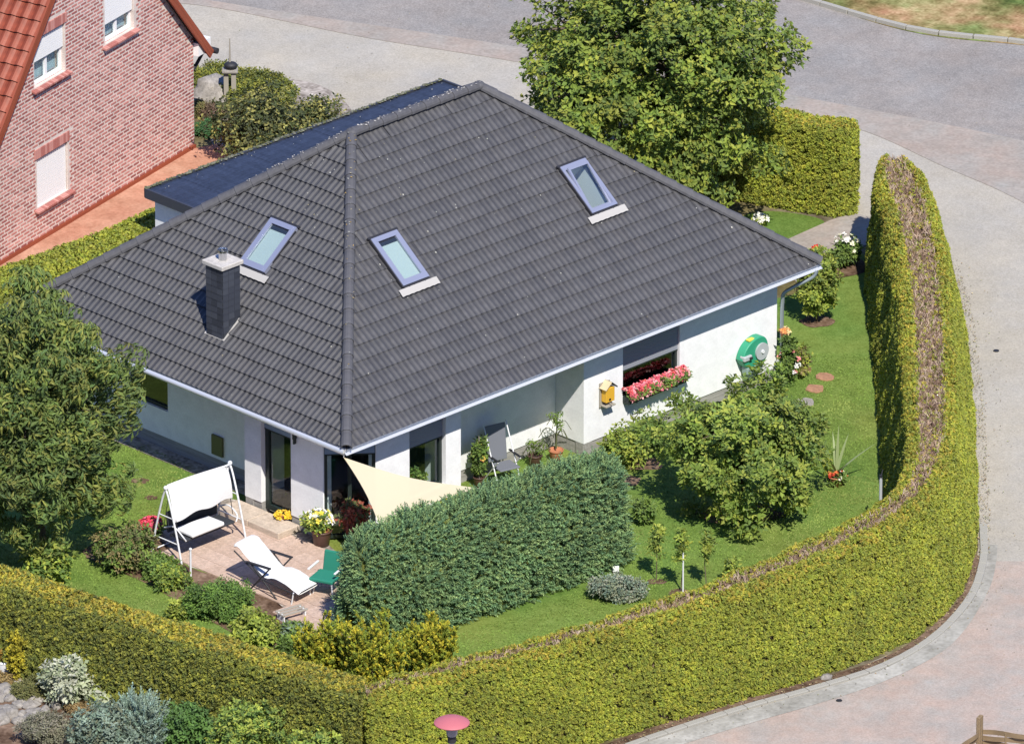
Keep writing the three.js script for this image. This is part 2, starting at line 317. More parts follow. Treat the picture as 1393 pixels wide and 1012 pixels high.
structure('flower_bed', sheet(smooth(pix([[110, 750], [205, 728], [255, 772], [345, 798], [405, 845], [440, 870], [430, 920], [370, 890], [285, 845], [200, 795]]), 4, true), .014), M.soil);
structure('flower_bed', sheet(smooth(pix([[-60, 905], [60, 895], [200, 960], [300, 1010], [330, 1060], [100, 1060], [-60, 1020]]), 4, true), .016), M.soil);
for (const [x, y, rx, ry, s] of [[1010, 700, 62, 13, 1], [925, 807, 16, 5, 2], [893, 792, 14, 4, 3], [1112, 437, 22, 9, 4], [966, 806, 11, 4, 6], [190, 655, 12, 4, 5], [205, 678, 9, 3, 9], [870, 632, 36, 9, 7], [850, 655, 24, 8, 8]]) {
  const r = rng(s), pts = []; for (let i = 0; i < 14; i++) { const a = -i / 14 * 6.283, k = .8 + .35 * r(); pts.push(G(x + Math.cos(a) * rx * k, y + Math.sin(a) * ry * k)); }
  structure('soil_patch', sheet(smooth(pts, 3, true), .018), M.soil);
}

// ---------------------------------------------------------------- tiled roofs
function tileTris(tw, g, amp, lift, rolls = 2) { // one tile as triangles of [u, v, height]
  const n = 6 * rolls, len = g + .05, prof = u => amp * Math.pow(.5 - .5 * Math.cos(u / tw * rolls * 6.283), 1.5), tris = [];
  const P = (i, v, dz = 0) => [i / n * tw, v, prof(i / n * tw) + lift * (1 - v / len) + dz];
  for (let i = 0; i < n; i++) {
    const a = P(i, 0), b = P(i + 1, 0), c = P(i + 1, len), d = P(i, len); tris.push([a, b, c], [a, c, d]);
    const e = P(i, .004, -.016), f = P(i + 1, .004, -.016); tris.push([e, f, b], [e, b, a]);
  }
  return tris;
}
function clipTri(poly, f) { // keep f >= 0
  const out = [];
  for (let i = 0; i < poly.length; i++) {
    const a = poly[i], b = poly[(i + 1) % poly.length], fa = f(a), fb = f(b);
    if (fa >= 0) out.push(a);
    if ((fa >= 0) !== (fb >= 0)) { const t = fa / (fa - fb); out.push(a.map((x, k) => x + (b[k] - x) * t)); }
  }
  return out;
}
function cutHole(poly, [u0, u1, v0, v1]) {
  const out = []; let rest = poly;
  for (const f of [p => p[0] - u0, p => u1 - p[0], p => p[1] - v0, p => v1 - p[1]]) {
    const o = clipTri(rest, p => -f(p)); if (o.length > 2) out.push(o);
    rest = clipTri(rest, f); if (rest.length < 3) break;
  }
  return out;
}
function geoFrom(polys) {
  const pos = [], uv = [];
  for (const p of polys) for (let i = 1; i + 1 < p.length; i++) for (const q of [p[0], p[i], p[i + 1]]) { pos.push(q[0], q[1], q[2]); uv.push(q[0], q[1]); }
  const g = new THREE.BufferGeometry(); g.setAttribute('position', new THREE.Float32BufferAttribute(pos, 3)); g.setAttribute('uv', new THREE.Float32BufferAttribute(uv, 2)); g.computeVertexNormals(); return g;
}
function frameMatrix(O, e, s) { const n = e.clone().cross(s).normalize(); return new THREE.Matrix4().makeBasis(e, s, n).setPosition(O); }
// lays tiles on a face; limits are half-planes in (u, v); returns [{geo, matrix, u, v}]
function layTiles(width, S, limits, holes, { tw = .3, g = .342, amp = .028, lift = .040, u0 = 0, rolls = 2 }) {
  const base = tileTris(tw, g, amp, lift, rolls), full = geoFrom(base), out = [], rows = Math.ceil(S / g), cols = Math.ceil((width - u0) / tw);
  for (let i = 0; i < rows; i++) for (let j = 0; j < cols; j++) {
    const u = u0 + j * tw, v = i * g, corners = [[u, v], [u + tw, v], [u + tw, v + g + .05], [u, v + g + .05]];
    const cut = limits.some(f => corners.some(c => f(c) < 0)), hit = holes.filter(h => u < h[1] && u + tw > h[0] && v < h[3] && v + g + .05 > h[2]);
    if (!cut && !hit.length) { out.push({ geo: full, u, v, c: [u, v] }); continue; }
    if (limits.some(f => corners.every(c => f(c) < 0))) continue;
    let polys = base.map(t => t.map(p => [p[0] + u, p[1] + v, p[2]]));
    for (const f of limits) polys = polys.map(p => clipTri(p, f)).filter(p => p.length > 2);
    for (const h of hit) polys = polys.flatMap(p => cutHole(p, h));
    if (polys.length) out.push({ geo: geoFrom(polys), u: 0, v: 0, c: [u, v] });
  }
  return out;
}
function ridgeTiles(parent, a, b, material, r = .115, len = .40) {
  const d = b.clone().sub(a), L = d.length(), n = Math.round(L / len), st = L / n; d.normalize();
  const pts = []; for (let i = 0; i <= 8; i++) { const t = Math.PI * (i / 8) * 1.12 - .19; pts.push([Math.cos(t), Math.sin(t)]); }
  const tris = [], P = (i, x, k) => [x, pts[i][1] * r * k - .02, pts[i][0] * r * k];
  for (let i = 0; i < 8; i++) {
    tris.push([P(i, 0, 1.1), P(i + 1, 0, 1.1), P(i + 1, st + .03, .93)], [P(i, 0, 1.1), P(i + 1, st + .03, .93), P(i, st + .03, .93)]);
    tris.push([P(i, 0, 1.1), P(i, 0, .9), P(i + 1, 0, .9)], [P(i, 0, 1.1), P(i + 1, 0, .9), P(i + 1, 0, 1.1)]);
  }
  const geo = geoFrom(tris), up = V(0, 1, 0), z = d.clone().cross(up).normalize(), y = z.clone().cross(d).normalize(), R = new THREE.Matrix4().makeBasis(d, y, z);
  for (let i = 0; i < n; i++) { const m = part('ridge_tile', geo, material, parent, a.clone().addScaledVector(d, i * st)); m.quaternion.setFromRotationMatrix(R); }
}

// ---------------------------------------------------------------- the bungalow
const YAW = THREE.MathUtils.degToRad(44.69), HL = 14, HWD = 10.26, HH = 4.0, OV = .5, S = Math.hypot(HWD / 2, HH);
const house = thing('bungalow', 'white bungalow under a dark grey hipped roof with three skylights', 'house', V(0, 0, 0), YAW);
const toWorld = new THREE.Matrix4().makeRotationY(YAW), toHouse = toWorld.clone().invert();
const HP = (l, w, y = 0) => V(l, y, -w), HWp = (l, w, y = 0) => HP(l, w, y).applyMatrix4(toWorld);
{
  const fLong = { O: HP(0, 0, EAVE), e: V(1, 0, 0), s: V(0, HH, -HWD / 2).normalize(), width: HL }, fLeft = { O: HP(0, HWD, EAVE), e: V(0, 0, 1), s: V(HWD / 2, HH, 0).normalize(), width: HWD };
  const k = HWD / 2 / S;
  for (const f of [fLong, fLeft]) { f.n = f.e.clone().cross(f.s).normalize(); f.m = frameMatrix(f.O, f.e, f.s); f.limits = [p => p[0] - p[1] * k, p => f.width - p[0] - p[1] * k, p => S - p[1]]; f.holes = []; }
  const uv = (f, px, py) => { const p = onPlane(px, py, f.O.clone().applyMatrix4(toWorld), f.n.clone().transformDirection(toWorld)).applyMatrix4(toHouse).sub(f.O); return [p.dot(f.e), p.dot(f.s)]; };
  const rectFrom = (f, q) => { const [a, b, c, d] = q.map(p => uv(f, ...p)); return [(a[0] + d[0]) / 2, (b[0] + c[0]) / 2, (c[1] + d[1]) / 2, (a[1] + b[1]) / 2]; };
  const sky = [[fLong, [[501, 329], [537, 316], [580, 378], [547, 394]], 0], [fLong, [[759, 232], [792, 218], [838, 280], [804, 294]], 1], [fLeft, [[370, 300], [409, 313], [360, 374], [328, 360]], 0]]
    .map(([f, q, open]) => { const c = rectFrom(f, q), uc = (c[0] + c[1]) / 2, vc = (c[2] + c[3]) / 2, w = Math.max(.6, c[1] - c[0]), h = c[3] - c[2]; console.log('skylight', w.toFixed(2), h.toFixed(2), uc.toFixed(2), vc.toFixed(2)); return { f, open, uc, vc, w, h, r: [uc - w / 2, uc + w / 2, vc - h / 2, vc + h / 2] }; });
  for (const s of sky) s.f.holes.push(s.r);
  const chim = { l: .914, w: 4.63, d: .5 };
  // under-roof deck: roof part, tiles are its children
  const deckFace = f => {
    const sh = new THREE.Shape([[0, 0], [f.width, 0], [f.width - HWD / 2, S], [HWD / 2, S]].map(p => new THREE.Vector2(...p)));
    for (const s of sky) if (s.f === f) sh.holes.push(new THREE.Path([[s.r[0], s.r[2]], [s.r[0], s.r[3]], [s.r[1], s.r[3]], [s.r[1], s.r[2]]].map(p => new THREE.Vector2(...p))));
    return new THREE.ShapeGeometry(sh).translate(0, 0, -.02).applyMatrix4(f.m);
  };
  const roof = part('roof', merge([deckFace(fLong), deckFace(fLeft)]), M.deck, house);
  const R1 = HP(HWD / 2, HWD / 2, EAVE + HH), R2 = HP(HL - HWD / 2, HWD / 2, EAVE + HH);
  const tri = pts => { const g = new THREE.BufferGeometry().setFromPoints(pts); g.computeVertexNormals(); g.setAttribute('uv', new THREE.Float32BufferAttribute(pts.flatMap(p => [p.x + p.z, p.y]), 2)); return g; };
  part('rear_roof_face', merge([tri([HP(HL, HWD, EAVE), HP(0, HWD, EAVE), R1]), tri([HP(HL, HWD, EAVE), R1, R2]), tri([HP(HL, 0, EAVE), HP(HL, HWD, EAVE), R2])]), M.tileStuff, roof);
  const all = [];
  for (const f of [fLong, fLeft]) for (const t of layTiles(f.width, S, f.limits, f.holes, f === fLong ? { amp: .017, lift: .026 } : { u0: .06 - .3, amp: .03, lift: .042 })) all.push({ ...t, f, near: Math.hypot(f === fLong ? t.c[0] : HWD - t.c[0], t.c[1]) });
  all.sort((a, b) => a.near - b.near);
  const r = rng(77), rest = [];
  all.forEach((t, i) => {
    const m4 = t.f.m.clone().multiply(new THREE.Matrix4().makeTranslation(t.u, t.v, (r() - .5) * .006).multiply(new THREE.Matrix4().makeRotationZ((r() - .5) * .004)));
    if (i < 298) { const m = part('roof_tile', t.geo, M.tiles[Math.floor(r() * 4)], roof); m.applyMatrix4(m4); }
    else { const g = t.geo.clone().applyMatrix4(m4), c = tileShades[Math.floor(r() * 4)], n = g.attributes.position.count, col = new Float32Array(n * 3); for (let q = 0; q < n; q++) col.set([c[0] / .104, c[1] / .102, c[2] / .107], q * 3); g.setAttribute('color', new THREE.BufferAttribute(col, 3)); rest.push(g); }
  });
  part('roof_tiles', mergeGeometries(rest), Object.assign(M.tileStuff.clone(), { vertexColors: true }), roof, undefined, 'stuff');
  const up = V(0, .07, 0);
  ridgeTiles(roof, HP(-.03, -.03, EAVE).add(up), R1.clone().add(up), M.ridge); ridgeTiles(roof, HP(0, HWD, EAVE).add(up), R1.clone().add(up), M.ridge);
  ridgeTiles(roof, HP(HL, 0, EAVE).add(up), R2.clone().add(up), M.ridge); ridgeTiles(roof, R1.clone().add(up), R2.clone().add(up), M.ridge);
  ridgeTiles(roof, HP(HL, HWD, EAVE).add(up), R2.clone().add(up), M.ridge);
  for (const q of [R1, R2]) part('ridge_cap', new THREE.SphereGeometry(.135, 12, 8).scale(1, .8, 1), M.ridge, roof, q.clone().add(V(0, .06, 0)));
  const cap = part('hip_end_cap', new THREE.SphereGeometry(.12, 12, 8, 0, 6.3, 0, 1.8).scale(1, .8, 1), mat(lin(.40, .24, .08), .8, { map: tileTex }), roof, HP(.10, .10, EAVE + .10)); cap.scale.setScalar(.9);
  { // lichen blotches crusted along the ridge and hips
    const items = [], rr = rng(5), blot = new THREE.IcosahedronGeometry(.03, 0).scale(1, .25, 1);
    const line = (a, b, n, cols) => { for (let i = 0; i < n; i++) { const p = a.clone().lerp(b, rr()).add(V((rr() - .5) * .16, .165 + (rr() - .5) * .01, (rr() - .5) * .16)); items.push([p, V((rr() - .5) * .5, 1, (rr() - .5) * .5).normalize(), .3 + .6 * rr(), pick(cols, rr), rr() * 6]); } };
    line(R1, R2, 90, [[.36, .34, .31], [.45, .42, .38], [.3, .29, .27]]); line(R1, HP(3.6, HWD - 3.6, EAVE + 2.8), 90, [[.36, .34, .31], [.3, .29, .27]]); line(HP(.2, .2, EAVE + .15), R1, 110, [[.35, .30, .18], [.3, .3, .27], [.42, .27, .08]]);
    for (let i = 0; i < 170; i++) { const f = i % 3 ? fLong : fLeft, v = rr() * S * .95, u = v * k + rr() * (f.width - 2 * v * k); items.push([f.O.clone().addScaledVector(f.e, u).addScaledVector(f.s, v).addScaledVector(f.n, .045), f.n, .25 + .55 * rr() * rr(), pick([[.42, .42, .38], [.34, .34, .3], [.5, .48, .4], [.3, .26, .16]], rr), rr() * 6]); }
    scatter('lichen', blot, mat(lin(1, 1, 1), .95), items, roof);
  }
  // skylights
  for (const s of sky) {
    const m = s.f.m.clone().multiply(new THREE.Matrix4().makeTranslation(s.uc, s.vc, 0)), put = (n, g, ma, p) => part(n, g.applyMatrix4(m), ma, p);
    const { w, h } = s, b = .075, win = put('skylight', merge([box(b, h, .15, -w / 2 + b / 2, 0, .035), box(b, h, .15, w / 2 - b / 2, 0, .035), box(w - 2 * b, b * 1.5, .15, 0, h / 2 - b * .75, .037), box(w - 2 * b, b, .15, 0, -h / 2 + b / 2, .037)]), M.sash, house);
    win.userData.label = s.open ? 'tilted open skylight showing its white lining' : 'closed skylight with a pale blind';
    put('flashing', merge([box(w + .1, .05, .10, 0, h / 2 + .03, .05)]), M.darkTrim, win);
    put('flashing', merge([box(w - .02, .06, .07, 0, -h / 2 - .032, .05)]), M.darkTrim, win);
    const ap = new THREE.PlaneGeometry(w + .34, .17, 24, 3), P = ap.attributes.position;
    for (let i = 0; i < P.count; i++) P.setZ(i, .088 + .012 * Math.cos(P.getX(i) / .15 * 6.283) * (P.getY(i) < 0 ? 1 : .3));
    put('apron', ap.translate(0, -h / 2 - .135, 0), M.lead, win);
    put('gasket', merge([box(.02, h + .06, .08, -w / 2 - .012, 0, .05), box(.02, h * .7, .08, w / 2 + .012, .1, .05)]), M.darkTrim, win);
    const iw = w - 2 * b, ih = h - 2.5 * b;
    if (!s.open) {
      put('sash', merge([box(.05, ih, .05, -iw / 2 + .025, -.02, .085), box(.05, ih, .05, iw / 2 - .025, -.02, .085), box(iw - .1, .06, .05, 0, -ih / 2 + .01, .086)]), M.sash, win);
      put('blind', box(iw - .10, ih - .16, .01, 0, -.05, .045), M.blind, win);
      put('blind_bar', box(iw - .1, .10, .02, 0, ih / 2 - .08, .052), M.darkTrim, win);
      put('pane', box(iw - .1, ih - .06, .006, 0, -.02, .088), M.glass, win);
    } else {
      put('lining', merge([box(.02, ih, .55, -iw / 2 - .012, -.02, -.28), box(.02, ih, .55, iw / 2 + .012, -.02, -.28), box(iw, .02, .55, 0, ih / 2 - .01, -.28), box(iw, .02, .55, 0, -ih / 2 - .03, -.28)]), M.whitePaint, win);
      put('dark_well_bottom', box(iw + .02, ih + .02, .02, 0, -.02, -.57), mat(lin(.025, .025, .05), .9), win);  // near-black sheet closing a shallow well, painted as the dark room below
      const tilt = new THREE.Matrix4().makeRotationX(.16), q = (n, g, ma) => put(n, g.applyMatrix4(tilt), ma, win);
      q('sash', merge([box(.045, ih, .045, -iw / 2 + .024, 0, .10), box(.045, ih, .045, iw / 2 - .024, 0, .10), box(iw - .09, .05, .045, 0, -ih / 2 + .03, .101), box(iw - .09, .06, .045, 0, ih / 2 - .03, .101)]), M.sash);
      q('pane', box(iw - .09, ih - .1, .006, 0, 0, .10), M.glass);
    }
  }
  // chimney clad in slates
  {
    const c = chim, y0 = EAVE + .45, y1 = EAVE + .78 * c.l + 1.62, cl = c.l + c.d / 2, cw = c.w + c.d / 2;
    const ch = part('chimney', box(c.d - .03, y1 - y0, c.d - .03, cl, (y0 + y1) / 2, -cw), M.deck, house), rr = rng(9), sg = rbox(.158, .20, .012, .004);
    for (let f = 0; f < 4; f++) for (let i = 0; ; i++) {
      const y = y0 + .1 + i * .145; if (y > y1 - .04) break;
      for (let j = 0; j < 3; j++) {
        const off = (j - 1) * .164 , m = part('slate', sg, M.slates[Math.floor(rr() * 3)], ch), a = f * Math.PI / 2;
        m.position.set(cl + Math.sin(a) * (c.d / 2 + .002) + Math.cos(a) * off, y + (rr() - .5) * .012, -cw + Math.cos(a) * (c.d / 2 + .002) - Math.sin(a) * off); m.rotation.set(-.05, a, 0, 'YXZ');
      }
    }
    part('chimney_cap', rbox(.62, .10, .62, .02, cl, y1 + .05, -cw), M.capstone, ch);
    const g = lathe([[.085, 0], [.085, .14], [.11, .15], [.11, .23], [.095, .23], [.09, .16], [.07, .1]], 20);
    part('flue', g, M.steel, ch, V(cl, y1 + .10, -cw)); part('flue_opening', new THREE.CylinderGeometry(.088, .088, .01, 18), M.black, ch, V(cl, y1 + .29, -cw));
    part('chimney_flashing', box(c.d + .10, .05, c.d + .1, cl, EAVE + .78 * cl + .03, -cw).applyMatrix4(new THREE.Matrix4().makeTranslation(cl, EAVE + .78 * cl, -cw).multiply(new THREE.Matrix4().makeRotationZ(Math.atan(.78))).multiply(new THREE.Matrix4().makeTranslation(-cl, -EAVE - .78 * cl, cw))), M.lead, ch);
  }
  { const p = HP(11.7, 6.5, EAVE + (HL - 11.7) * .78); part('vent_pipe', lathe([[.06, -.1], [.06, .3], [.10, .31], [.10, .42], [.07, .43], [.07, .36]], 16), M.darkTrim, house, p); }
  // walls
  const TH = .24;
  function seg(l0, w0, l1, w1) { const a = HP(l0, w0), b = HP(l1, w1), d = b.clone().sub(a), L = d.length(); d.normalize(); const m = new THREE.Matrix4().makeRotationY(Math.atan2(-d.z, d.x)).setPosition(a); return { m, L }; }
  function wall(l0, w0, l1, w1, holes = [], e0 = .002, e1 = .002) {
    const { m, L } = seg(l0, w0, l1, w1); let sh = new THREE.Shape([[e0, .30], [L - e1, .30], [L - e1, 2.49], [e0, 2.49]].map(p => new THREE.Vector2(...p)));
    // openings that reach down to the floor cut the outline itself
    const lows = holes.filter(h => h[2] < .31).sort((a, b) => b[0] - a[0]);
    if (lows.length) { const o = [[e0, .30]]; for (const h of [...lows].reverse()) o.push([h[0], .30], [h[0], h[3]], [h[1], h[3]], [h[1], .30]); o.push([L - e1, .30], [L - e1, 2.49], [e0, 2.49]); sh = new THREE.Shape(o.map(p => new THREE.Vector2(...p))); }
    for (const h of holes) if (h[2] >= .31) sh.holes.push(new THREE.Path([[h[0], h[2]], [h[0], h[3]], [h[1], h[3]], [h[1], h[2]]].map(p => new THREE.Vector2(...p))));
    part('wall', new THREE.ExtrudeGeometry(sh, { depth: TH, bevelEnabled: false }).translate(0, 0, -TH).applyMatrix4(m), M.plaster, house);
    let x = e0; const gs = [];
    for (const h of [...lows].reverse()) { gs.push([x, h[0]]); x = h[1]; } gs.push([x, L - e1]);
    for (const [a, b] of gs) if (b - a > .02) part('plinth', box(b - a, .345, TH - .02, (a + b) / 2, .127, -TH / 2 - .012).applyMatrix4(m), M.plinth, house);
    return m;
  }
  function windowIn(m, [s0, s1, y0, y1], { shutter = .4, mat: sm = M.shutter, split = 0, name = 'window', set = .12, fw = .07 }) {
    const w = s1 - s0, h = y1 - y0, cx = (s0 + s1) / 2, cy = (y0 + y1) / 2, put = (n, g, ma, p) => part(n, g.applyMatrix4(m), ma, p);
    const bars = [box(fw, h, .07, s0 + fw / 2, cy, -set), box(fw, h, .07, s1 - fw / 2, cy, -set), box(w - 2 * fw, fw, .07, cx, y0 + fw / 2, -set), box(w - 2 * fw, fw, .07, cx, y1 - fw / 2, -set)];
    for (let i = 1; i < split; i++) bars.push(box(.08, h - 2 * fw, .068, s0 + w * i / split, cy, -set));
    const win = put(name, merge(bars), M.frame, house);
    put('pane', box(w - 2 * fw, h - 2 * fw, .008, cx, cy, -set - .01), M.glass, win);
    if (shutter) {
      const gs = [], n = Math.round(shutter * h / .05); for (let i = 0; i < n; i++) gs.push(box(w - .03, .046, .014, cx, y1 - .025 - i * .05, -set + .055));
      put('roller_shutter', merge(gs), sm, win); put('shutter_rail', box(w - .03, .03, .022, cx, y1 - n * .05 - .005, -set + .055), M.frame, win);
    }
    return win;
  }
  let m;
  // corner window set across the corner, long side with its recess, left side with its recess
  m = wall(.5, 1.22, 1.34, .5, [[.02, 1.086, .2, 2.46]]); windowIn(m, [.02, 1.086, .06, 2.46], { shutter: .20, mat: M.shadedShutter, split: 2, set: .06, name: 'corner_window' });
  m = wall(1.34, .5, 3.78, .5, [[.95, 2.0, .62, 2.46]]); windowIn(m, [.95, 2.0, .62, 2.46], { shutter: .42, set: .15 });
  part('window_sill', box(1.12, .03, .16, 1.475, .60, .0).applyMatrix4(m), M.frame, house);
  wall(3.78, .5, 3.78, 1.33); wall(3.78, 1.33, 7.39, 1.33, []);
  wall(7.39, 1.33, 7.39, .5);
  m = wall(7.39, .5, 13.2, .5, [[1.16, 2.86, .90, 2.44]]); windowIn(m, [1.16, 2.86, .90, 2.44], { shutter: .56, set: .11 });
  m = wall(.5, 3.57, .5, 1.22, [[.49, 1.39, .2, 2.46]]); windowIn(m, [.49, 1.39, .14, 2.46], { shutter: .22, mat: M.shadedShutter, set: .16, name: 'french_door', fw: .11 });
  wall(1.4, 3.57, .5, 3.57);
  m = wall(1.4, 9.76, 1.4, 3.57, [[1.75, 2.9, .9, 2.44]]); windowIn(m, [1.75, 2.9, .9, 2.44], { shutter: 0, set: .1 });
  wall(13.2, .5, 13.2, 9.76); wall(13.2, 9.76, 1.4, 9.76);
  part('soffit', box(HL - .12, .05, HWD - .12, HL / 2, 2.517, -HWD / 2), M.soffit, house);
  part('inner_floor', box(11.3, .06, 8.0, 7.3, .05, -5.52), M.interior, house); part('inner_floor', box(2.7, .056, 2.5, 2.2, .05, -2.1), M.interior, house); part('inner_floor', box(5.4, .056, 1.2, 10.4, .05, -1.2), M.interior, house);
  part('dark_inner_wall', box(.1, 2.36, 6, 4.6, 1.27, -5.6), M.interior, house); part('dark_inner_wall', box(8, 2.36, .1, 8.8, 1.27, -4.4), M.interior, house); part('dark_inner_wall', box(11.2, 2.36, .05, 7.3, 1.27, -9.46), M.interior, house); part('dark_inner_wall', box(.05, 2.36, 8.2, 12.9, 1.27, -5.2), M.interior, house);  // rear and end linings are added to keep the windows looking dark
  // white edge board and gutters under the eaves
  part('fascia', box(HL - .06, .13, .022, HL / 2, EAVE - .055, -.02), M.whitePaint, house); part('fascia', box(.022, .13, HWD - .06, .02, EAVE - .055, -HWD / 2), M.whitePaint, house);
  const half = (L) => new THREE.CylinderGeometry(.058, .058, L, 10, 1, true, 0, Math.PI).rotateZ(Math.PI / 2);
  part('gutter', half(HL + .06).rotateX(Math.PI / 2 + Math.PI).translate(HL / 2, EAVE - .045, .045), M.gutter, house);
  part('gutter', half(HWD).rotateX(Math.PI / 2 + Math.PI).rotateY(Math.PI / 2).translate(-.045, EAVE - .045, -HWD / 2), M.gutter, house);
  part('downpipe', merge([tube([HP(13.85, -.04, 2.50), HP(13.8, .0, 2.38), HP(13.45, .30, 2.12), HP(13.30, .40, 2.0), HP(13.28, .42, 1.8), HP(13.28, .42, 0)], .042, 60, 10)]), M.zinc, house);
  part('wall_bracket', merge([box(.10, .14, .04, .44, 2.16, -2.0), box(.07, .14, .03, .44, 2.05, -2.0)]), M.frame, house);
  // meter cupboard on the recessed wall
  part('meter_cupboard', box(.05, .44, .32, 1.37, .62, -5.32), mat(lin(.13, .13, .045), .6), house);
}

// ---------------------------------------------------------------- flat-roofed garage behind the bungalow
{
  const g = thing('garage', 'flat garage roof of dark blue felt behind the bungalow', 'garage', V(0, 0, 0), YAW); const y = 2.86, ca = G(202, 258, y + .04).applyMatrix4(toHouse), cb = G(595, 105, y + .04).applyMatrix4(toHouse), l0 = ca.x, l1 = cb.x, w0 = 9.9, w1 = -(ca.z + cb.z) / 2; console.log('garage', l0, l1, ca.z, cb.z);
  part('wall', box(l1 - l0 - .4, y - .2, w1 - 10.0 - .2, (l0 + l1) / 2, (y - .2) / 2, -(10.0 + w1) / 2), M.plaster, g);
  const roof = part('roof', box(l1 - l0 - .04, .16, w1 - w0 - .04, (l0 + l1) / 2, y - .09, -(w0 + w1) / 2), M.felt, g);
  for (let i = 0; i < 9; i++) part('felt_strip', rbox((l1 - l0 - .1) / 9 + .04, .010, w1 - w0 - .1, .004, l0 + .05 + (l1 - l0 - .1) * (i + .5) / 9, y - .004 + (i % 2) * .006, -(w0 + w1) / 2), M.felt, roof);
  part('edge_trim', merge([box(l1 - l0, .22, .05, (l0 + l1) / 2, y - .07, -w1), box(.05, .22, w1 - w0 - .06, l0, y - .07, -(w0 + w1) / 2), box(.05, .22, w1 - w0 - .06, l1, y - .07, -(w0 + w1) / 2)]), mat(lin(.055, .062, .085), .5, { metalness: .3 }), g);
  const items = [], r = rng(12); for (let i = 0; i < 24; i++) items.push([HP(l0 + .1 + r() * (l1 - l0 - .2), w1 - .05 - (i < 90 ? r() * .35 : r() * 2.1), y + .012), V(0, 1, 0), .25 + r() * .5, pick([[.4, .42, .45], [.3, .3, .26], [.5, .5, .5]], r), r() * 6]);
  for (let i = 0; i < 30; i++) items.push([HP(8.6 + (r() - .5) * .16, w0 + .1 + r() * 1.4, y + .02), V(0, 1, 0), .6 + r() * .9, pick([[.45, .48, .55], [.3, .32, .4]], r), r() * 6]);
  scatter('debris', new THREE.IcosahedronGeometry(.022, 0).scale(1, .6, 1), mat(lin(1, 1, 1), .95), items, roof);
  const moss = []; for (let i = 0; i < 500; i++) moss.push([HP(l0 + r() * (l1 - l0), w1 + (r() - .5) * .10, y + .04), V(0, 1, 0), .4 + r() * .6, pick([[.08, .09, .04], [.12, .12, .07], [.16, .16, .12]], r), r() * 6]);
  scatter('moss', new THREE.IcosahedronGeometry(.04, 0).scale(1, .4, 1), mat(lin(1, 1, 1), .95), moss, roof);
}

